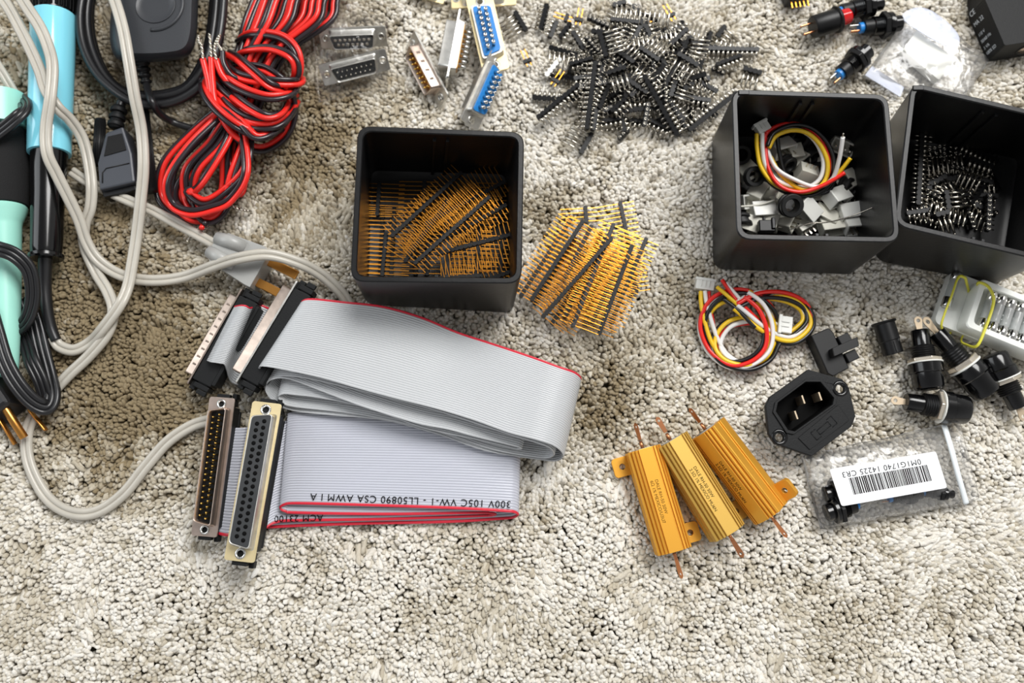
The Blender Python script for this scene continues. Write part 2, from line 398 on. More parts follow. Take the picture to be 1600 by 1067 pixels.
# ---------------------------------------------------------------- square bins
def loop4(c, r, n=5):
    """rounded closed outline through four corners (2-D, counter-clockwise)"""
    out = []
    for i in range(4):
        p = Vector(c[i][:2]); a = Vector(c[i - 1][:2]) - p; b = Vector(c[(i + 1) % 4][:2]) - p
        a.normalize(); b.normalize()
        s = p + a * r; e = p + b * r
        for k in range(n + 1):
            t = k / n; out.append((1 - t) ** 2 * s + 2 * t * (1 - t) * p + t * t * e)
    return out
def inset4(c, d):
    cx = sum(q[0] for q in c) / 4; cy = sum(q[1] for q in c) / 4; o = []
    for i in range(4):
        p = Vector(c[i][:2]); a = (Vector(c[i - 1][:2]) - p).normalized(); b = (Vector(c[(i + 1) % 4][:2]) - p).normalized()
        o.append(p + (a + b) * d)
    return o
def loft(mb, loops, mi=0, smooth=False, flip=False, cap0=False, cap1=False):
    n = len(loops[0]); vs = [v for l in loops for v in l]; fs = []
    for i in range(len(loops) - 1):
        for k in range(n):
            q = (i * n + k, i * n + (k + 1) % n, (i + 1) * n + (k + 1) % n, (i + 1) * n + k)
            fs.append(q[::-1] if flip else q)
    if cap0: fs.append(tuple(reversed(range(n))))
    if cap1: fs.append(tuple((len(loops) - 1) * n + k for k in range(n)))
    return mb.add(vs, fs, mi, smooth)
def bin_(name, rim_uv, base_uv, h, label, notch=None):
    rim = [P(u, v, h) for u, v in rim_uv]                 # SW, SE, NE, NW seen from above
    base = [P(u, v, 0) for u, v in base_uv]
    ctr = sum((Vector(q) for q in base), Vector()) / 4
    def at(t, d, z, r):
        c = [Vector(base[i]).lerp(Vector(rim[i]), t) for i in range(4)]
        return [(p.x, p.y, z) for p in loop4(inset4(c, d), r)]
    mb = MB()
    L = [at(0, 1.2, 0.0, 6), at(0.02, 0, 1.2, 6.5), at(.55, 0, h * .55, 6.5), at(1, 0, h - .5, 6.5), at(1, .5, h, 6.2),
         at(1, 2.3, h, 4.6), at(1, 2.7, h - .6, 4.4), at(.5, 2.7, h * .5, 4.4), at(0.06, 2.7, 3.0, 4.4), at(0.04, 4.5, 2.2, 4)]
    loft(mb, L, smooth=False, cap0=True, cap1=True)
    root = bpy.data.objects.new(name, None); COL.objects.link(root); root.location = ctr * S
    tag(root, label, 'storage bin')
    o = mb.build('body', MT['bin'], root, origin=ctr)
    for p in o.data.polygons: p.use_smooth = True
    o.data.set_sharp_from_angle(angle=R(35)) if hasattr(o.data, 'set_sharp_from_angle') else None
    # two slim guide ribs down the middle of the far wall, a pair on the near wall
    for w0, w1, span in ((2, 3, (.46, .54)), (0, 1, (.50, .56))):
        for t in span:
            mb = MB()
            lo = Vector(base[w0]).lerp(Vector(base[w1]), t); hi = Vector(rim[w0]).lerp(Vector(rim[w1]), t)
            inw = (Vector((-(base[w1] - base[w0]).y, (base[w1] - base[w0]).x, 0))).normalized()
            if inw.dot(ctr - lo) < 0: inw = -inw
            d = (base[w1] - base[w0]).normalized()
            hz = h - 5.0 if w0 == 2 else h - 1.5
            pts = []
            for (q, z) in ((lo + (hi - lo) * .05, 3.0), (lo + (hi - lo) * .97, hz)):
                for s_, g in ((-.8, 2.5), (.8, 2.5), (.8, 4.2), (-.8, 4.2)):
                    pts.append((q.x + d.x * s_ + inw.x * g, q.y + d.y * s_ + inw.y * g, z))
            mb.add(pts, [(0, 3, 2, 1), (4, 5, 6, 7), (0, 1, 5, 4), (1, 2, 6, 5), (2, 3, 7, 6), (3, 0, 4, 7)])
            mb.build('guide_rib', MT['bin'], root, origin=ctr, bevel=.25)
    if notch:   # the little moulding tab that stands up at one rim corner
        mb = MB(); q = P(notch[0], notch[1], h); mb.box((q.x + 1.0, q.y - 2.6, h + .1), (5, 2.4, 1.4)); mb.build('rim_tab', MT['bin'], root, origin=ctr, bevel=.3)
    return root, ctr
bin1, B1C = bin_('storage_bin', [(547, 440), (815, 443), (819, 206), (559, 196)], [(568, 476), (804, 490), (797, 268), (573, 262)], 54,
                 'square black bin holding long gold pin headers, between the ribbon cables and the spilled headers')
bin2, B2C = bin_('storage_bin', [(1151, 374), (1407, 379), (1388, 147), (1143, 139)], [(1113, 421), (1338, 430), (1330, 215), (1112, 208)], 54,
                 'square black bin of white connectors, rubber grommets and a coiled coloured lead', (1158, 137))
bin3, B3C = bin_('storage_bin', [(1397, 352), (1648, 412), (1690, 190), (1424, 128)], [(1366, 408), (1565, 446), (1596, 245), (1372, 205)], 54,
                 'tilted square black bin of silver pin headers at the right edge of the photo', (1430, 130))

# ---------------------------------------------------------------- pin headers
_hdr = {}
def hdr_mesh(n, kind):
    if (n, kind) in _hdr: return _hdr[(n, kind)]
    h = MB(); p = MB()
    pitch = 2.3 if kind in ('gold', 'gold2') else 2.54
    w = pitch * .98
    L = n * pitch
    for i in range(n):
        x = (i + .5) * pitch - L / 2; c = pitch * .22; q = pitch / 2 * .99
        hh = 2.1 if pitch == 2.3 else 2.5; y = hh / 2
        h.prism([(x - q, -y + c), (x - q + c, -y), (x + q - c, -y), (x + q, -y + c), (x + q, y - c), (x + q - c, y), (x - q + c, y), (x - q, y - c)], 0.0, hh)
        if kind == 'gold': p.box((x, 0, 0), (0, 0, 0)) if False else p.box((x, 3.0, hh / 2), (.34, 20.0, .34))
        elif kind == 'gold2': p.box((x, 2.0, hh / 2), (.45, 10.0, .45))
        elif kind == 'long':      # long heavy silver pins on one side
            p.cyl((x, 0, hh / 2), (x, 11.5, hh / 2), .6, .58, 7); p.cyl((x, 11.5, hh / 2), (x, 12.3, hh / 2), .58, .15, 7); p.cyl((x, 0, hh / 2), (x, -4.2, hh / 2), .28, .22, 6)
        elif kind == 'mach':      # turned pins: thick on one side, thin on the other
            p.cyl((x, 0, hh / 2), (x, 3.6, hh / 2), .84, .78, 8); p.cyl((x, 3.6, hh / 2), (x, 6.6, hh / 2), .26, .22, 6)
            p.cyl((x, 0, hh / 2), (x, -3.4, hh / 2), .36, .3, 6)
        elif kind == 'sock':      # turned sockets seen from the top, stub legs
            p.lathe([(.35, .3), (.78, .35), (.8, hh + .25), (.5, hh + .28), (.42, hh - .3)], 9, 0, Matrix.Translation((x, 0, 0)))
            p.cyl((x, 0, hh / 2), (x, 3.2, hh / 2), .4, .3, 6)
    hm = h.build('tmp', MT['hdr']); pm = p.build('tmp', MT['gold'] if kind in ('gold', 'gold2') else MT['tin'])
    r = (hm.data, pm.data)
    bpy.data.objects.remove(hm); bpy.data.objects.remove(pm); _hdr[(n, kind)] = r
    return r
NHDR = [0]
def header(a, b, kind='gold', side=1, n=None, tilt=0.0, label=None, group=None, pitch_roll=0.0):
    """a pin header whose plastic strip runs from photo point a to photo point b (u, v, height); its long pins point left of a->b when side=1"""
    A = P(*a); B = P(*b)
    X = (B - A)
    if n is None: n = max(2, round(X.length / (2.3 if kind in ('gold', 'gold2') else 2.54)))
    up = Vector((0, 0, 1)); Y = up.cross(X).normalized() * side
    Z = up if side == 1 else up
    X2 = X.normalized() if side == 1 else -X.normalized()
    Zt = (Matrix.Rotation(tilt, 3, X2) @ Vector((0, 0, 1)))
    e = thing('pin_header', label or 'pin header', 'pin header', ((A + B) / 2), X2, Zt, group)
    hm, pm = hdr_mesh(n, kind)
    for nm, me in (('housing', hm), ('pins', pm)):
        o = bpy.data.objects.new(nm, me); COL.objects.link(o); o.parent = e
    NHDR[0] += 1
    return e
GI = 'gold pin headers in the first bin'
GO = 'gold pin headers heaped on the carpet'
LI = 'black strip with long thin gold pins lying in the square bin'
LO = 'black strip with long thin gold pins in the heap right of the bin'
ORD = ['against the left wall', 'doubled beside the one at the left wall', 'standing left of the middle', 'doubled beside the one left of the middle', 'right of the middle', 'doubled right of the middle', 'in the far right corner', 'upright in the near right corner', 'level along the near wall']
ORH = ['low at its near left', 'behind the topmost slanted strip', 'low in its near middle', 'beneath the leftmost strips', 'under the near right strip', 'at its far middle', 'beneath the topmost slanted strip']
# --- inside bin 1, lowest first; heights climb to about 20 mm
for a, b, sd, l in [
    ((594, 437, 3), (600, 322, 3), 1, None), ((612, 437, 5.5), (617, 324, 5.5), 1, None), ((650, 432, 3), (655, 316, 3), -1, None), ((668, 430, 5.5), (672, 318, 5.5), 1, None),
    ((590, 340, 8.2), (594, 284, 8.2), -1, 'short gold-pinned strip at the upper left corner of the bin floor'),
    ((662, 336, 8.2), (664, 282, 8.2), 1, 'short gold-pinned strip standing beside the one in the corner of the bin floor'),
    ((725, 434, 3), (730, 320, 3), -1, None), ((745, 434, 5.5), (750, 330, 5.5), 1, None), ((781, 350, 3), (783, 286, 3), 1, None), ((781, 436, 6), (786, 366, 6), 1, None),
    ((686, 436, 8), (780, 430, 8), 1, None)]:
    header(a, b, 'gold', sd, label=l or 'long gold-pinned strip on the bin floor, ' + ORD.pop(0), group=GI)
for a, b, sd, l, k in [
    ((664, 352, 12), (790, 285, 12), 1, 'dark gold-pinned strip under the upright pair, running to the bin\'s far corner', 'gold'),
    ((612, 371, 16), (722, 271, 16), -1, 'upper of the two crossing slanted gold-pinned strips in the bin', 'gold'),
    ((648, 413, 19), (765, 309, 19), 1, 'lower of the two crossing slanted gold-pinned strips in the bin', 'gold'),
    ((700, 372, 12.5), (790, 322, 12.5), 1, 'gold-pinned strip half hidden right of the crossing slanted pair in the bin', 'gold'),
    ((632, 412, 12.5), (702, 312, 12.5), 1, 'gold-pinned strip lying below the crossing slanted pair in the bin', 'gold'),
    ((682, 398, 15), (802, 367, 17), -1, 'bright gold-pinned strip with pins pointing down at the near right corner of the bin', 'gold'),
    ((758, 440, 10), (802, 424, 12), 1, 'short gold-pinned strip against the near wall of the bin', 'gold'),
    ((604, 364, 11.5), (598, 432, 11.5), 1, 'gold-pinned strip flat along the left wall of the bin', 'gold')]:
    header(a, b, k, sd, label=l, group=None)
# --- heap right of bin 1
heap = [
    ((812, 466, 8), (893, 342, 8), -1, 'leftmost black strip of the gold pin heap, slanting beside the bin'),
    ((830, 470, 11), (911, 346, 13), -1, 'strip on top of the leftmost one in the gold pin heap'),
    ((848, 496, 16), (955, 374, 18), -1, 'long slanted strip lying topmost across the gold pin heap'),
    ((895, 510, 14), (958, 352, 12), -1, 'strip running under the topmost slanted one in the gold pin heap'),
    ((936, 522, 12), (987, 385, 14), 1, 'near right strip of the gold pin heap with pins to its left'),
    ((953, 508, 8), (1010, 372, 8), 1, 'rightmost long strip of the gold pin heap'),
    ((916, 350, 3), (914, 323, 3), 1, 'short strip peeking out at the far edge of the gold pin heap'),
    ((982, 382, 4), (968, 316, 4), 1, 'short upright strip at the far right of the gold pin heap'),
    ((994, 458, 3), (980, 380, 3), 1, 'strip standing out at the right side of the gold pin heap'),
    ((861, 508, 4), (935, 390, 4), -1, None), ((882, 498, 7), (940, 362, 7), 1, None), ((912, 512, 4), (948, 400, 4), 1, None),
    ((834, 478, 3), (900, 372, 3), 1, None), ((925, 505, 9), (972, 400, 9), -1, None), ((880, 440, 9), (925, 352, 9), 1, None), ((905, 480, 10), (945, 372, 10), -1, None)]
for a, b, sd, l in heap: header(a, b, 'gold', sd, label=l or 'gold-pinned strip buried in the gold pin heap, ' + ORH.pop(0), group=GO)

# --- silver and gold headers spilled on the carpet at the top of the photo
T = 'pin header'
spill = [  # a, b, kind, side, label
    ((841, 187, 5), (905, 135, 9), 'mach', -1, 'long thin-pinned header slanting at the near left edge of the spilled heap'),
    ((907, 240, 1), (924, 210, 2), 'long', 1, 'header with five long pins, nearest to the bottom of the spilled heap'),
    ((928, 196, 2), (971, 188, 3), 'mach', -1, 'six-pin header lying apart just below the spilled heap'),
    ((968, 219, 0), (982, 205, 1), 'sock', 1, 'tiny three-pin strip lying alone below the spilled heap'),
    ((917, 205, 9), (931, 96, 15), 'mach', 1, 'tall upright header with a ladder of turned pins left in the spilled heap'),
    ((925, 205, 7), (940, 95, 7), 'mach', -1, 'smooth black strip leaning against the ladder-like header'),
    ((1006, 118, 14), (1058, 212, 5), 'mach', 1, 'long diagonal black header running down the middle of the spilled heap'),
    ((1015, 112, 9), (1070, 205, 3), 'mach', -1, 'second diagonal header beneath the long diagonal one'),
    ((1075, 204, 3), (1150, 146, 5), 'mach', 1, 'long header leading from the spilled heap to the far corner of the bin'),
    ((1044, 151, 5), (1108, 159, 5), 'mach', -1, 'level header with short pins at the right end of the spilled heap'),
    ((1119, 58, 0), (1131, 42, 1), 'long', -1, 'header with long slanting silver pins at the far right of the spill'),
    ((1096, 78, 2), (1184, 80, 2), 'mach', -1, 'long level header with stout pins at the far right of the spill'),
    ((1119, 105, 4), (1156, 91, 3), 'mach', -1, 'short slanted header below the long level one at the far right'),
    ((1159, 107, 0), (1191, 116, 0), 'long', -1, 'header with pale pins lying apart beside the bin corner'),
    ((948, 118, 12), (980, 108, 14), 'long', -1, 'header whose five gleaming pins point down in the middle of the heap'),
    ((960, 80, 10), (992, 102, 12), 'long', 1, 'header with dull long pins pointing up in the middle of the heap'),
    ((998, 76, 13), (1030, 98, 14), 'long', 1, 'header with long pins fanning up right of the middle of the heap'),
    ((1058, 85, 13), (1090, 104, 12), 'long', -1, 'header with grey pins hanging down at the right of the heap'),
    ((1046, 72, 8), (1074, 46, 10), 'mach', 1, 'slanted header with bright bent pins high in the heap'),
    ((956, 12, 3), (978, 5, 3), 'long', -1, 'header at the far rim of the heap with pins toward the camera'),
    ((952, 33, 6), (999, 38, 6), 'mach', 1, 'level header with double rows of pins at the far side of the heap'),
    ((990, 22, 3), (998, 12, 3), 'sock', 1, 'tiny strip at the far edge of the heap'),
    ((846, 50, 3), (856, 8, 3), 'mach', 1, 'upright header standing apart at the far left of the heap'),
    ((858, 60, 2), (868, 36, 2), 'mach', 1, 'short header overlapping the upright one at the far left'),
    ((875, 62, 1), (893, 38, 2), 'mach', -1, 'thin black strip lying at the left of the heap'),
    ((805, 20, 2), (823, 50, 2), 'long', -1, 'header with five long silver pins beside the blue connector'),
    ((895, 53, 3), (912, 80, 4), 'mach', 1, 'small header slanting down at the left of the heap'),
    ((834, 153, 1), (875, 156, 2), 'mach', 1, 'header with four stout pins at the left edge of the heap'),
    ((852, 122, 3), (876, 92, 4), 'mach', 1, 'white-looking header strip at the left of the spilled heap'),
    ((955, 178, 6), (980, 156, 8), 'mach', -1, 'curved-looking header in the near middle of the heap'),
    ((1005, 200, 6), (1012, 160, 8), 'sock', -1, 'upright header between the diagonal strips and the near edge'),
    ((1014, 192, 3), (1045, 206, 3), 'mach', -1, 'header tucked below the upright one at the near edge'),
    ((1094, 130, 6), (1120, 145, 5), 'mach', -1, 'small header beside the right end of the heap'),
    ((1074, 126, 6), (1104, 116, 9), 'mach', -1, 'dark header at the right of the heap crossing grey pins'),
    ((905, 138, 9), (960, 128, 8), 'sock', 1, 'dark strip crossing the ladder-like header'),
    ((892, 104, 9), (925, 95, 10), 'mach', 1, 'short header above the left rim of the heap'),
    ((918, 30, 4), (950, 44, 4), 'sock', 1, 'strip of turned sockets at the far left of the heap'),
    ((914, 62, 8), (935, 85, 11), 'sock', -1, 'gleaming strip of sockets at the left middle of the heap'),
    ((926, 50, 8), (960, 56, 10), 'mach', -1, 'header with stubby pins above the gleaming socket strip'),
    ((938, 52, 12), (948, 92, 13), 'long', 1, 'header with pins crossing the socket strip on the heap'),
]
MT['hdr_sheen'] = mat('header_plastic_painted_sheen', (225, 225, 220), 0.35)  # bright reflection on a black strip, painted in as white base colour
for a, b, k, sd, l in spill:
    e = header(a, b, k, sd, label=l, tilt=random.Random(len(l)).uniform(-.3, .3))
    if 'white-looking' in l:
        hs = [c for c in e.children if c.name.startswith('housing')][0]; hs.data = hs.data.copy(); hs.data.materials[0] = MT['hdr_sheen']
USEDL = set()
NUMW = {2: 'two', 3: 'three', 4: 'four', 5: 'five', 6: 'six', 7: 'seven', 8: 'eight', 10: 'ten', 12: 'twelve'}
def whichone(n, u, v, z, c, low, place, aa):
    du, dv = (u - c[0]) / 118, (v - c[1]) / 84
    h = 'left' if du < -.3 else 'right' if du > .3 else 'middle'
    d = 'far ' if dv < -.25 else 'near ' if dv > .25 else 'central '
    lie = 'level' if abs(math.sin(aa)) < .35 else 'upright' if abs(math.cos(aa)) < .35 else 'slanting up' if math.cos(aa) < 0 else 'slanting down'
    l = '%s %s-pin strip %s in the %s%s of the %s' % (lie, NUMW[n], 'deep' if low else 'on top', d, h, place)
    for extra in ('', ', nearer its edge' if du * du + dv * dv > .3 else ', nearer its centre', ', half buried'):
        if l + extra not in USEDL: break
    USEDL.add(l + extra); return l + extra
rr = random.Random(5)
for i in range(84):
    t = rr.random() ** .6; an = rr.uniform(0, 6.283)
    u = 1005 + 118 * t * math.cos(an); v = 112 + 84 * t * math.sin(an)
    if u > 1090 and v > 150: continue
    hz = 13 * (1 - t ** 1.6); z = rr.uniform(.3, 1) * hz
    n = rr.choice([3, 4, 5, 5, 6, 7, 8, 10, 12]); ln = n * 2.54 * 3.1; aa = rr.uniform(0, 3.14)
    du, dv = math.cos(aa) * ln / 2, math.sin(aa) * ln / 2
    header((u - du, v - dv, z), (u + du, v + dv, z + rr.uniform(-1, 2)), rr.choice(['long', 'long', 'mach', 'mach', 'sock']), rr.choice([1, -1]), n=n, tilt=rr.uniform(-.6, .6),
           label=whichone(n, u, v, z, (1005, 112), (1 if z < 6 else 0), 'spilled heap', aa), group='silver pin headers tangled in the heap')
# pairs of golden pins lying loose
for u, v, a, l in ((824, 97, 20, 'two-pin gold header lying alone left of the heap'), (885, 30, 70, 'two-pin gold header at the far left of the heap'), (1048, 26, 25, 'two-pin gold header lying alone beyond the heap'),
                   (868, 128, -30, 'two-pin gold header beneath the white-looking one at the left of the heap'), (904, 33, -10, 'two-pin gold header touching the far side of the heap'),
                   (1010, 45, 95, 'gold header with upright pins at the far side of the heap')):
    du, dv = 5 * math.cos(R(a)), 5 * math.sin(R(a))
    header((u - du, v + dv, 3), (u + du, v - dv, 3), 'gold2', 1, n=2 if 'upright' not in l else 4, label=l)
# --- inside bin 3
b3 = [((1432, 320, 8), (1438, 212, 10), 'mach', 'long upright header along the left wall of the tilted bin'),
      ((1480, 330, 9), (1475, 298, 9), 'long', 'header with five long bright pins in the middle of the tilted bin'),
      ((1512, 250, 8), (1548, 262, 8), 'mach', 'header with short upright pins at the back of the tilted bin'),
      ((1541, 362, 8), (1543, 305, 8), 'sock', 'strip of gold-tipped sockets at the near side of the tilted bin'),
      ((1458, 338, 9), (1482, 332, 9), 'long', 'header with pale pins against the near wall of the tilted bin'),
      ((1448, 300, 7), (1452, 285, 7), 'long', 'header with pins slanting right near the left wall of the tilted bin'),
      ((1415, 335, 8), (1450, 330, 8), 'mach', 'header with stout pins in the near left corner of the tilted bin'),
      ((1480, 262, 6), (1520, 268, 6), 'sock', 'dark strip below the upright pins in the tilted bin'),
      ((1438, 240, 8), (1470, 230, 10), 'sock', 'strip of turned sockets at the back left of the tilted bin')]
for a, b, k, l in b3: header(a, b, k, -1, label=l)
for i in range(30):
    u = rr.uniform(1428, 1560); v = rr.uniform(232, 350)
    n = rr.choice([4, 5, 6, 8]); ln = n * 2.54 * 3.1; aa = rr.choice([rr.uniform(-.5, .5), rr.uniform(-.5, .5), rr.uniform(0, 3.14)]) 
    du, dv = math.cos(aa) * ln / 2, math.sin(aa) * ln / 2
    u = min(max(u, 1424 + abs(du)), 1556 - abs(du)) if abs(du) < 60 else u
    z = rr.uniform(2.5, 7)
    header((u - du, v - dv, z), (u + du, v + dv, z), rr.choice(['long', 'mach', 'sock']), rr.choice([1, -1]), n=n, tilt=rr.uniform(-.5, .5),
           label=whichone(n, u, v, z, (1492, 291), (1 if z < 4.5 else 0), 'tilted bin', aa), group='silver pin headers in the tilted bin')
MT['lug'] = mat('dull_plated_lug', (176, 160, 138), 0.5, 0.9)
# ---------------------------------------------------------------- power resistors
def resistor(label, a, b, roll, m, tabs, ink, l1, l2, w=16.5, h=15.0):
    A = P(*a); B = P(*b); X = B - A; L = X.length
    Xn = X.normalized(); Z = Matrix.Rotation(R(roll), 3, Xn) @ Vector((0, 0, 1)); Z = (Z - Xn * Z.dot(Xn)).normalized()
    e = thing('power_resistor', label, 'resistor', (A + B) / 2, X, Z)     # origin on the axis at mid height of the top
    # cross-section in (y, z), top face at z = 0
    f = w / 2
    pr = [(-3.4, -.0), (3.4, 0)]
    fins = [(3.4, -1.2), (4.2, -1.2), (4.2, -.4), (5.0, -.6), (5.0, -2.0), (5.8, -2.0), (5.8, -1.2), (6.6, -1.7), (6.6, -3.4), (7.2, -3.4), (7.2, -2.7), (f, -3.4), (f, -h * .52), (f - 1.0, -h * .55), (f - 1.0, -h * .63), (f, -h * .65), (f, -h + 1.5), (f - .5, -h)]
    poly = pr + fins + [(-y, z) for y, z in reversed(fins)]
    # prism is built along z, so turn it: local x = extrusion
    T = Matrix(((0, 0, 1, 0), (1, 0, 0, 0), (0, 1, 0, 0), (0, 0, 0, 1)))
    mb = MB(); mb.prism(poly, -L / 2, L / 2, 0, T); mb.build('body', MT[m], e, bevel=.12, seg=1)
    for sx in (-1, 1):
        q = MB(); q.cyl((sx * (L / 2 - .5), 0, -h * .48), (sx * (L / 2 + .25), 0, -h * .48), 5.2, 5.2, 20); q.build('end_plug', MT['cement'], e)
        q = MB(); q.cyl((sx * L / 2, 0, -h * .48), (sx * (L / 2 + 4), 0, -h * .48), .9, .8, 8)
        M2 = Matrix.Translation((sx * (L / 2 + 8), 0, -h * .48)) @ Matrix.Rotation(R(58 if roll == 0 else 10), 4, 'X')
        q.prism([(x, y) for x, y in ((-5 if sx > 0 else -3.4, -.9), (2.2, -1.3), (4.2, -1.2), (5.2, 0), (4.2, 1.2), (2.2, 1.3), (-5 if sx > 0 else -3.4, .9))], -.25, .25, 0, M2 @ Matrix.Scale(sx, 4, (1, 0, 0)), holes=[circ(3, 0, .65, 10)])
        q.build('terminal', MT['copper'], e)
    for sx, sy in tabs:
        x0 = sx * (L / 2 - 5.5); y0 = sy * f
        q = MB(); pts = rrect(9.5, 9.2, 1.8, 4, x0, y0 + sy * 3.0)
        q.prism(pts, -h, -h + 2.2, 0, None, holes=[circ(x0, y0 + sy * 3.0, 1.5, 14)]); q.build('mounting_tab', MT[m], e, bevel=.2)
    Mw = Matrix((Xn, Z.cross(Xn), Z)).transposed()
    # lettering runs from the upper end to the lower one
    for s_, yy in ((l1, -.3), (l2, -2.6)):
        cu = bpy.data.curves.new('printed_text', 'FONT'); cu.body = s_; cu.size = 2.15 * S; cu.extrude = .02 * S; cu.materials.append(MT[ink])
        o = text_mesh('printed_text', cu); o.parent = e; o.location = (-L * .19 * S, (yy + .3) * S, .05 * S)
    return e
OM = '\u03a9'
resistor('leftmost gold finned resistor, nearest to the ribbon cables', (1008, 700, 15), (1057, 862, 15), 0, 'anod', [(-1, -1), (1, 1)], 'inkbrown', 'DALE RH-50 50W', '6' + OM + ' 1% MEXICO/U3U7')
resistor('middle pale gold finned resistor with crisp black lettering', (1055, 685, 16), (1146, 832, 16), -7, 'anod2', [(-1, -1), (1, 1)], 'ink', 'DALE RH-50 50W', '2.5' + OM + ' 1% MEXICO MU6N')
resistor('rightmost gold finned resistor rolled onto its edge, resting against the middle one', (1092, 681, 12), (1193, 815, 12), 50, 'anod', [(1, 1)], 'ink', 'DALE RH-50 50W', '2.5' + OM + ' 1% MEXICO MU6N')

# ---------------------------------------------------------------- mains inlet
def inlet():
    z = 15.0; out = [(1263, 577), (1316, 592), (1327, 606), (1337, 650), (1331, 666), (1268, 713), (1211, 693), (1201, 678), (1196, 634), (1203, 620)]
    hexa = [(1258, 597), (1281, 597), (1302, 622), (1300, 632), (1241, 674), (1231, 672), (1212, 643), (1215, 629)]
    O = P(1266, 645, 0)
    e = thing('mains_inlet', 'black power inlet socket with three blades and a fuse drawer, two screw holes', 'power socket', O)
    q = [P(u, v, z) for u, v in out]; hx = [P(u, v, z) for u, v in hexa]
    cc = [P(1313, 607, z), P(1218, 683, z)]
    out2 = [(p.x, p.y) for p in q]; hx2 = [(p.x, p.y) for p in hx]
    mb = MB(); mb.prism(out2, z - 3, z, holes=[hx2] + [circ(c.x, c.y, 2.1, 16) for c in cc]); mb.build('flange', MT['blk_matte'], e, bevel=.7, origin=O)
    mb = MB(); n = len(hx2); cen = Vector((sum(p[0] for p in hx2) / n, sum(p[1] for p in hx2) / n))
    g = [tuple(cen + (Vector(p) - cen) * 1.12) for p in hx2]; w = [tuple(cen + (Vector(p) - cen) * 1.005) for p in hx2]
    loft(mb, [[(x, y, z - .3) for x, y in w], [(x, y, z + .8) for x, y in w], [(x, y, z + .8) for x, y in g], [(x, y, z - .3) for x, y in g]], smooth=False); mb.build('rim', MT['blk_matte'], e, origin=O, bevel=.2)
    wi = [tuple(cen + (Vector(p) - cen) * .985) for p in hx2]
    mb = MB(); loft(mb, [[(x, y, 2.0) for x, y in hx2], [(x, y, z) for x, y in hx2], [(x, y, z) for x, y in wi], [(x, y, 3.0) for x, y in wi]], smooth=False, cap0=True, cap1=True); mb.build('well', MT['wellb'], e, origin=O)
    d = (P(1301, 560, z) - P(1225, 612, z)).normalized(); X = (cc[0] - cc[1]).normalized()
    for u, v in ((1250, 626), (1276, 621), (1239, 650)):
        c = P(u, v, 8); M = Matrix.Translation(c) @ Matrix.Rotation(math.atan2(X.y, X.x) + 1.2, 4, 'Z')
        mb = MB(); mb.box((0, 0, 0), (4.2, .9, 10), 0, M); mb.build('blade', MT['lug'], e, origin=O, bevel=.15)
    for c in cc:
        mb = MB(); mb.lathe([(2.1, z - 2.5), (2.1, z - .2), (3.0, z + .25), (3.9, z + .05), (3.9, z - .5)], 22, 0, Matrix.Translation((c.x, c.y, 0))); 
        mb.f = mb.f[:-2]; mb.m = mb.m[:-2]; mb.sm = mb.sm[:-2]; mb.build('screw_hole', MT['blk_gloss'], e, origin=O)
    dr = [P(u, v, z) for u, v in ((1310, 631), (1328, 656), (1264, 704), (1245, 685))]
    mb = MB(); cen = sum(dr, Vector()) / 4
    mb.prism([((p - cen) * .97 + cen).to_2d()[:] for p in dr], z - 1, z + .45); fd = mb.build('fuse_drawer', MT['blk_matte'], e, origin=O, bevel=.3)
    # raised fuse symbol on the drawer
    ax = (dr[0] - dr[3]).normalized(); ay = Vector((-ax.y, ax.x, 0)); cen.z = z + .45
    def fr(x0, y0, x1, y1):
        return [(cen + ax * x0 + ay * y0), (cen + ax * x1 + ay * y1)]
    mb = MB()
    for x0, y0, x1, y1 in ((-3.5, -1.2, 3.5, -1.2), (-3.5, 1.2, 3.5, 1.2), (-3.5, -1.2, -3.5, 1.2), (3.5, -1.2, 3.5, 1.2), (-6.5, -2.2, -6.5, 2.2), (-6.5, 2.2, -3.5, 2.2), (-6.5, -2.2, -3.5, -2.2), (6.5, -2.2, 6.5, 2.2), (3.5, 2.2, 6.5, 2.2), (3.5, -2.2, 6.5, -2.2)):
        p, q_ = fr(x0, y0, x1, y1); mb.tube([p, q_], .22, 5)
    mb.build('fuse_symbol', MT['blk_matte'], e, origin=O)
    mb = MB(); M = Matrix.Translation((O.x, O.y, 0)) @ Matrix.Rotation(math.atan2(X.y, X.x) , 4, 'Z'); mb.box((0, 0, 6.2), (28, 25, 12), 0, M, taper=1.03); mb.build('body', MT['blk'], e, origin=O, bevel=.6)
inlet()
# the well must stay open: the body is a sleeve round it
_b = [o for o in bpy.data.objects if o.name.startswith('body') and o.parent and o.parent.name.startswith('mains_inlet')][0]
bpy.data.objects.remove(_b)

# ---------------------------------------------------------------- black bracket part beside the inlet
def bracket():
    O = P(1303, 552, 0); e = thing('plastic_bracket', 'small black moulded bracket with a sideways arm, between the wire coil and the inlet', 'plastic part', O)
    z = 9; mb = MB(); pts = [P(u, v, z) for u, v in ((1267, 524), (1295, 512), (1303, 520), (1327, 575), (1302, 588), (1293, 583))]
    mb.prism([(p.x, p.y) for p in pts], 0, z); mb.build('block', MT['nylon'], e, origin=O, bevel=.5)
    mb = MB(); pts = [P(u, v, 14) for u, v in ((1300, 544), (1340, 526), (1343, 540), (1303, 557))]
    mb.prism([(p.x, p.y) for p in pts], z - .5, 14); mb.build('arm', MT['nylon'], e, origin=O, bevel=.4)
    for u, v in ((1320, 530), (1331, 556)):
        c = P(u, v, 10); M = Matrix.Translation((c.x, c.y, 0)) @ Matrix.Rotation(R(25), 4, 'Z')
        mb = MB(); mb.box((0, 0, 5.5), (6, 5, 10), 0, M); mb.build('lug', MT['nylon'], e, origin=O, bevel=.4)
bracket()

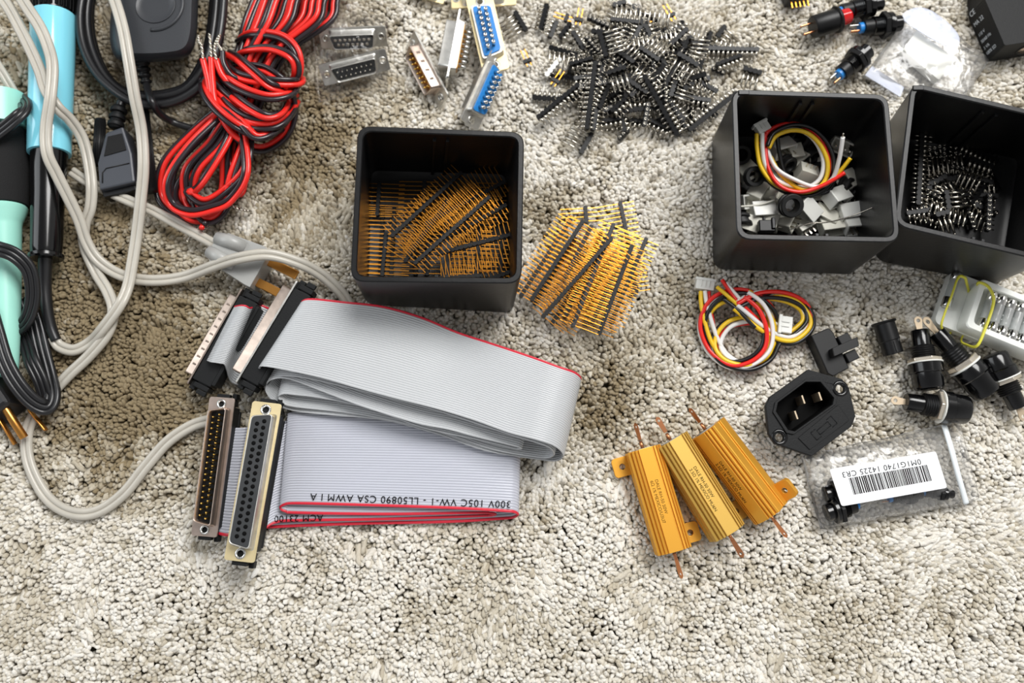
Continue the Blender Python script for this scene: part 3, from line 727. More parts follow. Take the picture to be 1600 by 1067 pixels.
# ---------------------------------------------------------------- fuse holders and cap (turned about their own x axis)
TX = Matrix.Rotation(R(90), 4, 'Y')
def lx(prof, n=24, M=None):
    """lathe about local x; prof in (radius, x)"""
    mb = MB(); T = Matrix(((0, 0, 1, 0), (0, 1, 0, 0), (-1, 0, 0, 0), (0, 0, 0, 1)))
    return mb.lathe(prof, n, 0, (M or Matrix.Identity(4)) @ T)
def sharp(o, a=35):
    if hasattr(o.data, 'set_sharp_from_angle'): o.data.set_sharp_from_angle(angle=R(a))
    return o
def threads(r, x0, x1, p=1.1):
    o = []; x = x0
    while x < x1 - .01: o += [(r - .45, x), (r, x + p * .45), (r - .45, min(x1, x + p * .9))]; x += p
    return o
def fuse_holder(label, a, b, zl, kr=.98, roll=0):
    A = P(*a); B = P(*b); X = B - A; L = X.length; k = L / 34.0
    Xn = X.normalized()
    e = thing('fuse_holder', label, 'fuse holder', A, X, Matrix.Rotation(R(roll), 3, Xn) @ Vector((0, 0, 1)))
    K = Matrix.Diagonal((k, kr, kr, 1))
    r1 = 4.4
    def bd(prof, name, m, n=28, sh=True):
        o = lx(prof, n, K).build(name, MT[m], e); return sharp(o)
    bd([(.01, 4), (r1 - .2, 4), (r1, 4.3), (r1, 12), (r1 + .6, 12.2)] + ([(r1 + .6, 14)] if True else []), 'body', 'blk_gloss')
    bd([(r1, 11.8)] + threads(5.6, 12, 18.5) + [(5.0, 18.6)], 'thread', 'blk')
    o = lx([(4.5, 18.2), (7.7, 18.2), (8.0, 18.5), (8.0, 19.9), (7.7, 20.2), (4.5, 20.2)], 6, K).build('nut', MT['nut'], e, bevel=.25)
    for p in o.data.polygons: p.use_smooth = False
    bd([(4.5, 20.2), (8.3, 20.2), (8.5, 20.5), (8.3, 20.9), (4.5, 20.9)], 'washer', 'white')
    bd([(4.5, 20.9), (7.9, 20.9), (8.2, 21.3), (8.1, 25.4), (7.7, 25.8), (7.4, 26.0)], 'collar', 'blk_gloss')
    q = lx([(3, 25.9), (7.4, 26.0), (7.2, 32.4), (6.5, 33.6), (5.0, 34), (.01, 34)], 40, K)
    cap = q.build('cap', MT['blk_gloss'], e); sharp(cap)
    q = MB(); q.box((33.9, 0, 0), (.5, 8.5, 1.2), 0, K); q.build('slot', MT['blk'], cap)
    q = MB(); q.prism([(-2.2, -1.1), (4.5, -1.1), (4.5, 1.1), (-2.2, 1.1)] if False else circ(-1.0, 0, 2.1, 14, R(60), R(300)) + [(4.4, -1.3), (4.4, 1.3)], -.25, .25, 0, K, holes=[circ(-1.0, 0, 1.0, 10)]); q.build('terminal', MT['lug'], e)
    return e
fuse_holder('upright black fuse holder with silver nut, its lug pointing to the top of the photo', (1435, 504, 9), (1452, 609, 10), 0)
fuse_holder('slanted black fuse holder leaning behind the upright one, narrow end at its shoulder', (1452, 506, 8), (1545, 616, 9), 0)
fuse_holder('black fuse holder with its cap toward the frosted fuse tray', (1597, 648, 7), (1549, 554, 8), 0)
fuse_holder('level black fuse holder with its lug pointing left, nearest the barcode bag', (1402, 626, 8), (1512, 641, 9), 0)
def fcap():
    A = P(1380, 502, 5.5); B = P(1396, 553, 5); X = B - A; k = X.length / 16
    e = thing('bayonet_sleeve', 'loose black bayonet cap with a rimmed end, left of the fuse holders', 'cap', A, X)
    K = Matrix.Scale(k, 4)
    q = lx([(.01, 2), (3.4, 1.8), (3.8, .2), (5.6, .2), (5.8, .6), (5.5, 1.1), (4.9, 1.4), (4.9, 9.5), (4.6, 9.9), (4.6, 16), (3.9, 16), (3.9, 10)], 32, K); sharp(q.build('shell', MT['blk'], e))
    q = MB(); q.box((13, 0, 4.4), (5.5, 1.2, .8), 0, K); q.box((9.5, 2.5, 3.7), (3, 1.0, .8), 0, K); q.build('bayonet_lug', MT['blk'], e, bevel=.2)
fcap()

# ---------------------------------------------------------------- frosted tray of glass fuses
def tray():
    O = P(1545, 500, 0); X = P(1600, 566, 14) - P(1484, 519, 14); X.z = 0; X.normalize(); Y = Vector((-X.y, X.x, 0))
    e = thing('fuse_tray', 'frosted plastic tray holding a row of glass fuses, held by a yellow-green band', 'fuse box', P(1484, 519, 0), X)
    wdt = 26.5; Lt = 58
    M = Matrix.Identity(4)
    mb = MB()
    base = [(0, 0), (Lt, 0), (Lt, wdt), (0, wdt)]
    def lp(d, z, r=3): return [(p.x, p.y, z) for p in loop4(inset4([Vector(c) for c in base], d), r)]
    loft(mb, [lp(0.6, 0), lp(0, 1), lp(0, 14.4), lp(.4, 15), lp(2.9, 15), lp(3.1, 14.4), lp(3.2, 8.0), lp(3.6, 7.6)], smooth=False, cap0=True, cap1=True)
    sharp(mb.build('base', MT['tray'], e))
    mb = MB(); mb.prism(rrect(26, wdt + 3, 3, 5, 2, wdt / 2 + 1.0), .2, 5.5); mb.build('lid', MT['tray'], e, bevel=.5)
    g = 'glass fuses in the frosted tray'; names = ['first', 'second', 'third', 'fourth', 'fifth', 'sixth', 'seventh', 'eighth']
    C0 = P(1484, 519, 0)
    proto = None
    for i in range(8):
        c = C0 + X * (9.0 + i * 5.0) + Y * (wdt / 2) + Vector((0, 0, 11.6))
        lab = 'glass fuse with silver end caps, %s from the left end of the frosted tray' % names[i]
        if proto is None:
            f = thing('glass_fuse', lab, 'fuse', c, Y, group=g)
            q = lx([(.01, -9.8), (2.2, -9.8), (2.3, -9.6), (2.3, 9.6), (2.2, 9.8), (.01, 9.8)], 18); q.build('glass_tube', MT['tube_clear'], f)
            for s_ in (-1, 1):
                q = lx([(.01, 10.1 * s_), (2.3, 10.0 * s_), (2.5, 9.7 * s_), (2.5, 5 * s_), (2.35, 4.9 * s_)], 18); q.build('end_cap', MT['chrome'], f)
            q = MB(); q.tube([(-9, 0, 0), (0, .3, .2), (9, 0, 0)], .12, 5); q.build('filament', MT['tin'], f)
            proto = f
        else: copies(proto, c, Y, label=lab, group=g)
    f = copies(proto, P(1487, 452, 8.2), X.cross(Vector((0, 0, 1))) * -1, label='single darker glass fuse under the lid end of the frosted tray'); 
    # the band: two loops round the tray
    for lab, pts in (('yellow-green rubber band looped slantwise around the frosted tray, its left loop', [(1497, 434, 15.5), (1506, 433, 16), (1510, 440, 14), (1512, 470, 1), (1482, 525, 2), (1479, 523, 4), (1471, 510, 13), (1476, 490, 15.5), (1487, 462, 16)]),
                     ('yellow-green rubber band crossing the fuses of the frosted tray, its right loop', [(1527, 443, 14), (1542, 446, 16), (1552, 462, 16.4), (1551, 480, 16.4), (1540, 512, 16.4), (1527, 540, 15), (1511, 539, 8), (1502, 530, 4), (1520, 500, 1), (1535, 470, 1)])):
        w = cr(W(pts), 8, True); o3 = Vector((w[0].x, w[0].y, 0))
        mb = MB(); mb.tube(w, .75, 7, flat=.7, close=True); o = mb.build('rubber_band', MT['band'], origin=o3); tag(o, lab, 'rubber band')
tray()
# ---------------------------------------------------------------- lettering
def lettering(parent, s, size, O, X, Z, m, origin, name='printed_text', align='LEFT', sx=1.0, ext=0.02):
    """flat lettering standing on a surface at world point O (mm), reading along X, facing Z"""
    cu = bpy.data.curves.new(name, 'FONT'); cu.body = s; cu.size = size * S; cu.extrude = ext * S; cu.align_x = align; cu.space_character = sx
    cu.materials.append(m); o = text_mesh(name, cu)
    X = Vector(X).normalized(); Zv = Vector(Z); Zv = (Zv - X * Zv.dot(X)).normalized(); Y = Zv.cross(X)
    Mw = Matrix.Translation((Vector(O) - Vector(origin)) * S) @ Matrix((X, Y, Zv)).transposed().to_4x4()
    o.parent = parent; o.matrix_local = Mw
    return o

# ---------------------------------------------------------------- ribbon cables
def st(a, b): return (P(*a), P(*b))
def fold(e0, e1, out, n=4):
    """half-round turn between the last station of one layer and the first of the next"""
    r = []
    for k in range(1, n):
        t = math.pi * k / n; w = (1 - math.cos(t)) / 2
        A = e0[0].lerp(e1[0], w) + out * math.sin(t); B = e0[1].lerp(e1[1], w) + out * math.sin(t)
        r.append((A, B))
    return r
def ribbon(name, stations, nc, parent, origin, mgrey, mred, th=1.05, sub=5):
    A = cr([s_[0] for s_ in stations], sub); B = cr([s_[1] for s_ in stations], sub); m = len(A)
    vs = []; fs = []; mi = []; per = nc * 4
    cols = nc * 6 + 1
    for i in range(m):
        t = (A[min(i + 1, m - 1)] - A[max(i - 1, 0)] + B[min(i + 1, m - 1)] - B[max(i - 1, 0)])
        w = B[i] - A[i]; nn = t.cross(w)
        nn = nn.normalized() if nn.length > 1e-6 else Vector((0, 0, 1))
        for side in (1, -1):
            for c in range(cols):
                f = c / (cols - 1); ph = (c % 6) / 6
                h = (0.06 + 0.94 * math.sqrt(max(0, 1 - (2 * ph - 1) ** 2))) * th / 2
                vs.append(A[i] + w * f + nn * (h * side))
    n2 = cols * 2
    for i in range(m - 1):
        for s_ in (0, 1):
            for c in range(cols - 1):
                a = i * n2 + s_ * cols + c; q = (a, a + 1, a + 1 + n2, a + n2)
                fs.append(q[::-1] if s_ == 0 else q); mi.append(1 if c < 6 else 0)
        for c in (0, cols - 1):
            a = i * n2 + c; q = (a, a + cols, a + cols + n2, a + n2); fs.append(q if c else q[::-1]); mi.append(1 if c == 0 else 0)
    mb = MB(); mb.v = [tuple(v) for v in vs]; mb.f = fs; mb.m = mi; mb.sm = [True] * len(fs)
    return mb.build(name, [mgrey, mred], parent, origin=origin)

# ---------------------------------------------------------------- D-shaped connectors
def dpoly(L, Wd, sl=1.6, r=1.6, n=4):
    """D outline, wider on +y"""
    c = [(-L / 2 + sl, -Wd / 2), (L / 2 - sl, -Wd / 2), (L / 2, Wd / 2), (-L / 2, Wd / 2)]
    return [(p.x, p.y) for p in loop4(c, r, n)]
def dsub(e, rows, gender, k=1.0, ribbon_body=False, m_fl='steel', m_ins='hdr', m_sh='steel', m_pin='tin', cups=False, dimples=False, pitch=2.76, gap=2.84, bodyd=10.0, shh=5.8):
    """local frame: x along the connector, z out of its mating face, flange in z -0.5..0.5"""
    n1, n2 = rows; Lp = (n1 - 1) * pitch
    L = Lp + 19.5 if not ribbon_body else Lp + 17.5; SL = Lp + 7.0; SW = 9.0
    K = Matrix.Scale(k, 4)
    hx = L / 2 - 3.2
    mb = MB(); mb.prism(rrect(L, 12.6, 1.2), -.5, .5, 0, K, holes=[circ(hx, 0, 1.55, 12), circ(-hx, 0, 1.55, 12)])
    mb.build('flange', MT[m_fl], e, bevel=.15)
    for s_ in (-1, 1):
        q = MB(); q.lathe([(1.45, -.6), (2.3, -.6), (2.3, .9), (1.45, .9), (1.45, -.6)], 14, 0, K @ Matrix.Translation((hx * s_, 0, 0))); 
        q.f = q.f[:-2]; q.m = q.m[:-2]; q.sm = q.sm[:-2]; o = q.build('screw_hole', MT['chrome'] if ribbon_body else MT['steel'], e)
    # shell: hollow D wall
    mb = MB(); o_ = dpoly(SL, SW); i_ = dpoly(SL - .9, SW - .9)
    def lp(p, z): return [(x * k, y * k, z * k) for x, y in p]
    f_ = dpoly(SL + 1.6, SW + 1.6)
    loft(mb, [lp(f_, .4), lp(o_, 1.3), lp(o_, shh - .4), lp(dpoly(SL - .3, SW - .3), shh), lp(i_, shh), lp(i_, .6)], smooth=True)
    sh = mb.build('shell', MT[m_sh], e)
    if dimples:
        q = MB()
        for s_ in (-1, 1):
            for i in range(n1 // 2):
                x = (i - (n1 // 2 - 1) / 2) * pitch * 1.9
                q.box((x, s_ * (SW / 2 - .05), shh * .55), (1.3, .5, 2.4), 0, K)
        q.build('dimples', MT[m_sh], e, bevel=.2)
    top = 1.2 if gender == 'm' else shh - .15
    mb = MB(); mb.prism(dpoly(SL - 1.2, SW - 1.2, r=1.3), -.4, top, 0, K); mb.build('insulator', MT[m_ins if not cups else 'hdr'], e)
    # contacts
    if gender == 'm': q = MB().lathe([(.5, 0), (.5, 4.2), (.2, 4.8)], 8, 0, Matrix.Scale(k, 4))
    else: q = MB().lathe([(.36, .06), (.92, .06), (.92, .1), (.36, .1)], 10, 0, Matrix.Scale(k, 4))
    tmp = q.build('t', MT[m_pin]); pm = tmp.data; bpy.data.objects.remove(tmp)
    if gender == 'f':
        pm.materials[0] = MT['wellb'] if ribbon_body else MT['tin']
    for rw, nn_ in ((1, n1), (-1, n2)):
        for i in range(nn_):
            x = (i - (nn_ - 1) / 2) * pitch
            o = bpy.data.objects.new('pin' if gender == 'm' else 'socket', pm); COL.objects.link(o); o.parent = e; o.location = (x * k * S, rw * gap / 2 * k * S, top * k * S)
    if cups:       # coloured rear block with solder cups
        mb = MB(); loft(mb, [lp(dpoly(SL + 2.2, SW + 2.0), -.4), lp(dpoly(SL + 1.0, SW + .9), -3.4), lp(dpoly(SL - .8, SW - .8), -3.4), lp(dpoly(SL - .8, SW - .8), -3.0)], smooth=False)
        mb.build('rear_shell', MT[m_sh], e)
        mb = MB(); mb.prism(dpoly(SL - .8, SW - .8), -4.0, -.5, 0, K); mb.build('rear_block', MT[m_ins], e, bevel=.3)
        q = MB().lathe([(.3, 0), (.85, 0), (.85, -4.0), (.5, -4.2), (.45, -1.0)], 9, 0, Matrix.Scale(k, 4)); tmp = q.build('t', MT['chrome']); cm = tmp.data; bpy.data.objects.remove(tmp)
        for rw, nn_ in ((1, n1), (-1, n2)):
            for i in range(nn_):
                o = bpy.data.objects.new('solder_cup', cm); COL.objects.link(o); o.parent = e; o.location = ((i - (nn_ - 1) / 2) * pitch * k * S, rw * gap / 2 * k * S, -3.9 * k * S)
    if ribbon_body:
        d = bodyd
        mb = MB(); mb.box((0, 0, -d / 2 - .5), (SL + 2, 11.5, d), 0, K); mb.box((0, 0, -d * .62), (SL + 6, 8.0, d * .55), 0, K)
        mb.build('body', MT['blk_matte'], e, bevel=.5)
        for s_ in (-1, 1):
            mb = MB(); x = s_ * (SL / 2 + 4.0)
            mb.box((x, 0, -2.4), (6.0, 6.5, 3.8), 0, K); mb.box((x - s_ * .8, 0, -d * .6), (3.2, 9.5, d * .8), 0, K); mb.box((x + s_ * 2.4, 4.0, -d * .75), (3, 2.2, d * .5), 0, K)
            mb.build('clip', MT['blk_matte'], e, bevel=.4)
        mb = MB(); mb.box((0, 0, -d - 1.6), (SL - 1, 12.2, 2.4), 0, K); mb.build('strain_relief', MT['blk_matte'], e, bevel=.5)
    return e

def cable_end(par_name, label, frame, rows, gender, k, **kw): pass

# lower cable: its two plugs face up
O_low = P(560, 740, 0)
low = bpy.data.objects.new('ribbon_cable', None); COL.objects.link(low); low.location = O_low * S
tag(low, 'lower folded grey ribbon cable with red edge, printed lettering and two upward-facing connectors', 'ribbon cable')
def sub_frame(parent, origin, name, O, X, Z, label=None):
    e = bpy.data.objects.new(name, None); COL.objects.link(e); e.empty_display_size = .005
    X = Vector(X).normalized(); Zv = Vector(Z); Zv = (Zv - X * Zv.dot(X)).normalized(); Y = Zv.cross(X)
    e.parent = parent; e.rotation_euler = Matrix((X, Y, Zv)).transposed().to_euler(); e.location = (Vector(O) - Vector(origin)) * S
    if label: e['label'] = label
    return e
a, b = P(348, 621, 17), P(319, 838, 15.5); k = (b - a).length / (18 * 2.76 + 17.5)
c1 = sub_frame(low, O_low, 'plug', (a + b) / 2, b - a, (-.03, 0, 1), 'plug with two rows of gilt pins in a pinkish metal flange')
MT['pinkish'] = mat('pinkish_plate', (200, 182, 170), 0.3, 0.9, var=0.08, scale=200)
dsub(c1, (19, 18), 'm', k, True, m_fl='pinkish', m_sh='pinkish', m_pin='goldb', m_ins='blk_gloss')
a, b = P(418, 629, 20), P(374, 877, 23); k = (b - a).length / (18 * 2.76 + 17.5)
c2 = sub_frame(low, O_low, 'socket_connector', (a + b) / 2, b - a, (.05, 0, 1), 'socket connector in a pale yellow metal flange')
dsub(c2, (19, 18), 'f', k, True, m_fl='brassy', m_sh='steel', m_ins='dkgrey')
L1 = [st((336, 834, 9), (360, 668, 9)), st((356, 838, 9.5), (382, 668, 9.5)), st((380, 834, 5), (404, 664, 5)), st((415, 826, 2), (440, 658, 2)), st((560, 820, 2), (575, 652, 2)), st((700, 817, 2), (705, 650, 2)), st((785, 812, 2), (790, 648, 2))]
L2 = [st((788, 800, 10), (792, 640, 6.5)), st((720, 796, 10.5), (722, 640, 6.5)), st((640, 793, 10.5), (645, 640, 6.5)), st((540, 790, 10.5), (545, 640, 6.5)), st((462, 788, 10), (474, 642, 7))]
L3 = [st((465, 803, 7.2), (478, 650, 5.2)), st((600, 805, 7), (606, 650, 5)), st((745, 803, 7), (745, 650, 5))]
L4 = [st((745, 808, 4.4), (745, 652, 3.5)), st((600, 813, 4.4), (606, 652, 3.5)), st((470, 815, 4.4), (480, 655, 3.6)), st((430, 818, 5), (446, 662, 5)), st((409, 832, 9), (427, 674, 8)), st((402, 838, 15), (424, 684, 13))]
s_ = L1 + fold(L1[-1], L2[0], Vector((7, 0, 0))) + L2 + fold(L2[-1], L3[0], Vector((-8, 0, 0))) + L3 + fold(L3[-1], L4[0], Vector((9, 0, 0))) + L4
ribbon('ribbon', s_, 37, low, O_low, MT['ribbon2'], MT['ribred'])
lettering(low, '300V 105C VW-1 - LL50890 CSA AWM I A', 4.7, P(799, 783, 11.2), P(440, 769, 11.2) - P(799, 783, 11.2), (0, 0, 1), MT['ink'], O_low, sx=1.13)
lettering(low, 'ACM 23100', 4.4, P(505, 804, 5.6), P(412, 806, 5.6) - P(505, 804, 5.6), (0, 0, 1), MT['ink'], O_low, sx=1.1)

# upper cable: its two plugs lie on their sides and face left
O_up = P(640, 590, 0)
up = bpy.data.objects.new('ribbon_cable', None); COL.objects.link(up); up.location = O_up * S
tag(up, 'upper folded grey ribbon cable lying across the lower one, its two connectors on their sides', 'ribbon cable')
a, b = P(384, 452, 9), P(297, 604, 9); k = (b - a).length / (18 * 2.76 + 17.5)
c3 = sub_frame(up, O_up, 'plug', (a + b) / 2, b - a, (b - a).cross(Vector((0, 0, 1))), 'plug lying on its side with a dimpled metal shell')
c3.rotation_euler = c3.rotation_euler
dsub(c3, (19, 18), 'm', k * .97, True, m_fl='steel_dull', m_sh='steel_dull', m_pin='goldb', m_ins='blk_gloss', dimples=True, bodyd=13)
a, b = P(470, 440, 16), P(372, 603, 16); k = (b - a).length / (18 * 2.76 + 17.5)
c4 = sub_frame(up, O_up, 'socket_connector', (a + b) / 2, b - a, (b - a).cross(Vector((0, 0, 1))), 'socket connector lying on its side with a smooth metal shell')
dsub(c4, (19, 18), 'f', k * .97, True, m_fl='steel', m_sh='steel_dull', m_ins='blk_matte', bodyd=11, shh=6.6)
def pl(bu, bv, zb, du=32, dv=-113, dz=-8): return st((bu + du, bv + dv, max(1.2, zb + dz)), (bu, bv, zb))
U1 = [st((463, 484, 13), (398, 588, 11)), st((472, 471, 20), (404, 577, 20)), st((488, 466, 23), (417, 573, 26)), st((540, 471, 23), (500, 590, 28)), st((600, 478, 20), (560, 607, 28)), st((660, 495, 18), (620, 623, 28)),
      st((715, 518, 17), (680, 638, 28)), st((770, 536, 19), (740, 656, 28)), st((830, 556, 21), (795, 676, 29)), st((874, 572, 22), (842, 688, 30))]
U2 = [st((872, 594, 3), (846, 719, 9)), pl(760, 705, 12, dz=-6), pl(680, 678, 11.5, dz=-5), pl(600, 657, 11.5, dz=-5), pl(521, 649, 11, dz=-5), pl(458, 642, 10, 28, dz=-5)]
U3 = [pl(452, 593, 20, 25), pl(512, 615, 21), pl(569, 636, 21.5), pl(650, 661, 21), pl(700, 671, 21), pl(742, 682, 20.5), pl(802, 697, 20)]
U4 = [pl(800, 701, 17), pl(742, 687, 17.5), pl(690, 676, 17.5), pl(650, 666, 17.5), pl(583, 641, 18), pl(512, 624, 17.5), pl(460, 617, 17, 26)]
U5 = [pl(460, 636, 12.5, 26), pl(560, 648, 13), pl(680, 674, 13.5), pl(770, 703, 13.5), pl(838, 715, 13)]
U6 = [pl(840, 693, 27, dz=-8), pl(800, 681, 26.5), pl(760, 668, 25.5), pl(680, 642, 24.5, dz=-13), pl(597, 620, 24.5), pl(520, 601, 24), pl(462, 589, 23, 20, -108), st((440, 486, 14), (420, 590, 16)), st((424, 482, 6), (396, 604, 5)), st((404, 474, 7), (362, 598, 4)),
      st((392, 480, 15), (352, 572, 16)), st((385, 477, 17.5), (343, 568, 18)), st((378, 476, 17.6), (330, 566, 18)), st((368, 478, 15), (324, 564, 15))]
rt = (P(897, 640, 14) - P(860, 632, 14)).normalized()
s_ = U1 + fold(U1[-1], U2[0], rt * 11) + U2 + fold(U2[-1], U3[0], rt * -13) + U3 + fold(U3[-1], U4[0], rt * 4) + U4 + fold(U4[-1], U5[0], rt * -8) + U5 + fold(U5[-1], U6[0], rt * 8) + U6
ribbon('ribbon', s_, 37, up, O_up, MT['ribbon'], MT['ribred'])

# ---------------------------------------------------------------- small loose D connectors
def dsmall(label, a, b, front, gender='m', z=None, **kw):
    A = P(*a); B = P(*b)
    e = thing('serial_connector', label, 'connector', (A + B) / 2, B - A, front)
    k = (B - A).length / (7 * 2.76 + 19.5)
    return dsub(e, (8, 7), gender, k, False, **kw)
dsmall('shiny connector with a row of round black sockets, upper one in the clear bag', (500, 60, 8), (604, 56, 8), (0.05, -.85, .5), 'f', m_ins='blk_gloss')
dsmall('shiny connector with silver pins in black, lower one in the clear bag', (502, 118, 6), (606, 92, 7), (0.2, -.75, .62), 'm', m_ins='blk_gloss', dimples=True)
dsmall('tilted connector with gilt pins pointing to the lower left', (642, 60, 5), (694, 160, 5), (-.8, -.4, .45), 'm', m_ins='amber', m_pin='goldb', m_sh='steel_dull', dimples=True)
dsmall('bright connector standing on edge with its metal flange seen edge-on', (718, 22, 12), (698, 130, 12), (-1, -.1, .12), 'm', m_ins='amber', m_pin='goldb', cups=True)
dsmall('connector lying face down with blue back and cream flange', (748, -6, 14), (776, 112, 13), (.05, 0, -1), 'f', m_ins='blue', m_fl='brassy', cups=True)
dsmall('tilted blue-backed connector with a row of silver solder cups, below the cream-flanged one', (780, 88, 13), (732, 196, 9), (-.72, -.2, -.55), 'f', m_ins='blue', cups=True)
dsmall('cream-flanged connector cut off by the top edge above the tilted gilt one', (640, -18, 4), (695, -2, 4), (0, -.1, 1), 'f', m_fl='brassy')
dsmall('cream-flanged connector behind the blue-backed one, cut off by the top edge', (705, 0, 5), (806, -6, 6), (0, .1, 1), 'f', m_fl='brassy')
# ---------------------------------------------------------------- cords, iron, adapter and wire at the left
def cord(e, origin, pts, w=2.9, m='cord', name='cord', twin=True, zup=0.62):
    """two-core flat cord: a pair of touching round cores following the path"""
    c = cr(W(pts) if not isinstance(pts[0], Vector) else pts, 8); n = len(c); L = []; Rr = []
    for i in range(n):
        t = (c[min(i + 1, n - 1)] - c[max(i - 1, 0)]).normalized(); s_ = t.cross(Vector((0, 0, 1)))
        s_ = s_.normalized() if s_.length > .01 else Vector((1, 0, 0))
        tw = TWIST.get(name, 0) 
        L.append(c[i] + s_ * w * .46); Rr.append(c[i] - s_ * w * .46)
    mb = MB()
    if twin: mb.tube(L, w * .56, 9); mb.tube(Rr, w * .56, 9)
    else: mb.tube(c, w, 10)
    return mb.build(name, MT[m], e, origin=origin)
TWIST = {}
# soldering iron with the light blue grip
def iron():
    A = P(86, -60, 15); B = P(72, 405, 13); O = Vector((B.x, B.y, 0)); X = A - B; k = X.length / 100
    e = thing('soldering_iron', 'soldering iron with glossy light blue sleeve and black handle, lying upright in the photo', 'soldering iron', O, None)
    Xn = X.normalized(); Y = Vector((0, 0, 1)).cross(Xn).normalized(); Z = Xn.cross(Y)
    F = Matrix.Translation(B) @ Matrix((Xn, Y, Z)).transposed().to_4x4()
    Lh = X.length; f1 = (P(78, 240, 14) - B).length; f2 = (P(84, 24, 15) - B).length
    def q(prof, nm, m, n=36): o = lx(prof, n, F).build(nm, MT[m], e, origin=O); return sharp(o)
    q([(2.5, 0), (7.6, 0), (8.2, .8), (8.2, 2.2), (7.0, 3), (7.3, 5), (7.8, f1 * .6), (8.8, f1 + .4), (9.2, f1 + .5)], 'handle', 'blk_gloss')
    q([(8.6, f1), (10.2, f1 + .2), (10.3, f1 + 1), (11.0, f2 - 1), (10.8, f2), (9, f2 + .1)], 'sleeve', 'blue_tube')
    pr = [(8, f2 - .4), (10.2, f2), (10.2, f2 + 1)]
    o = lx(pr + [(10.2, Lh + 30)], 36, F).build('grip', MT['blk_gloss'], e, origin=O); sharp(o)
    mb = MB()
    for i in range(26):
        a = 2 * math.pi * i / 26; M = F @ Matrix.Rotation(a, 4, 'X'); mb.tube([(f2 + 1.5, 10.2, 0), (Lh + 28, 10.2, 0)], .8, 6, 0, M)
    mb.build('grip_ridges', MT['blk_gloss'], e, origin=O)
    c = cr(W([(71, 400, 13), (70, 440, 9), (73, 480, 7), (80, 512, 5), (88, 532, 4)]), 8); n = len(c)
    mb = MB(); mb.tube(c, [3.4 + (i / n) * -1.0 for i in range(n)], 14); mb.build('strain_relief', MT['bcord'], e, origin=O)
    cord(e, O, [(84, 526, 4), (92, 540, 3), (115, 547, 2.5), (140, 535, 3), (160, 514, 8), (186, 478, 11), (199, 450, 9), (206, 415, 9), (213, 370, 10), (219, 320, 13), (224, 262, 17), (221, 205, 20), (210, 150, 26), (201, 95, 30), (192, 45, 31), (178, -2, 31), (160, -40, 31)], 2.9)
iron()
# second iron with mint body and black foam grip at the very edge
def iron2():
    O = P(8, 440, 0)
    e = thing('soldering_iron', 'mint green iron with black foam grip, half outside the left edge of the photo', 'soldering iron', O)
    A = P(12, 590, 10); B = P(0, 150, 16); X = B - A; Xn = X.normalized(); Y = Vector((0, 0, 1)).cross(Xn).normalized(); Z = Xn.cross(Y)
    F = Matrix.Translation(A) @ Matrix((Xn, Y, Z)).transposed().to_4x4(); Lh = X.length
    s1 = (P(8, 348, 13) - A).length; s2 = (P(8, 324, 13) - A).length; s3 = (P(4, 200, 15) - A).length
    def q(prof, nm, m): return sharp(lx(prof, 36, F).build(nm, MT[m], e, origin=O))
    q([(.2, 0), (4.6, 1.0), (5.3, 8), (7.0, 40), (8.2, s1 - 2), (8.6, s1), (10.8, s2 - 3), (11.3, s2 - 1), (10.6, s2)], 'body', 'mint')
    q([(9, s2 - .3), (11.5, s2 + .5), (12.5, s2 + 10), (12.8, s3 - 12), (12.0, s3 - 2), (9, s3)], 'grip', 'foam')
    q([(9, s3 - .5), (12.2, s3), (12.2, Lh)], 'front_collar', 'mint')
    # its black flat cord, doubled back on itself
    O2 = P(40, 560, 0)
    c2 = thing('power_cable', 'coiled black three-core cord with a brass-pronged plug at the left edge', 'cable', O2)
    def flat3(pts, w=2.5, nm='cord'):
        c = cr(W(pts), 8); n = len(c); mb = MB()
        for kk in (-1, 0, 1):
            P_ = []
            for i in range(n):
                t = (c[min(i + 1, n - 1)] - c[max(i - 1, 0)]).normalized(); s_ = t.cross(Vector((0, 0, 1))).normalized()
                P_.append(c[i] + s_ * w * .95 * kk)
            mb.tube(P_, w * .58, 8)
        return mb.build(nm, MT['bcord'], c2, origin=O2)
    flat3([(-30, 380, 24), (-5, 388, 28), (22, 398, 27), (44, 420, 23), (51, 450, 19), (49, 480, 15), (38, 505, 11), (15, 520, 7)])
    flat3([(-20, 470, 18), (-6, 520, 19), (8, 566, 19), (28, 602, 17), (52, 628, 13), (74, 636, 9), (82, 618, 7), (76, 588, 5), (66, 550, 5), (55, 505, 5), (40, 465, 6)], 2.7)
    flat3([(74, 630, 5), (64, 596, 9), (50, 566, 10), (44, 548, 7), (34, 520, 3)], 2.4)
    flat3([(-30, 225, 28), (0, 205, 30), (28, 182, 31), (40, 168, 27), (36, 158, 18), (20, 150, 8)], 2.4)
    # plug body and prongs
    mb = MB(); M = Matrix.Translation(P(-14, 622, 8)) @ Matrix.Rotation(R(-52), 4, 'Z'); mb.box((0, 0, 0), (26, 22, 15), 0, M, .8); mb.build('plug_body', MT['bcord'], c2, origin=O2, bevel=2.0)
    for a, b, r in (((2, 628, 12), (38, 684, 7), 2.0), ((-6, 645, 8), (24, 694, 3), .9), ((46, 640, 4), (72, 672, 3), .9)):
        mb = MB(); mb.tube(W([a, b]), r, 12, flat=1 if r > 1 else 2.2); mb.build('prong', MT['orange'], c2, origin=O2, bevel=.3)
iron2()
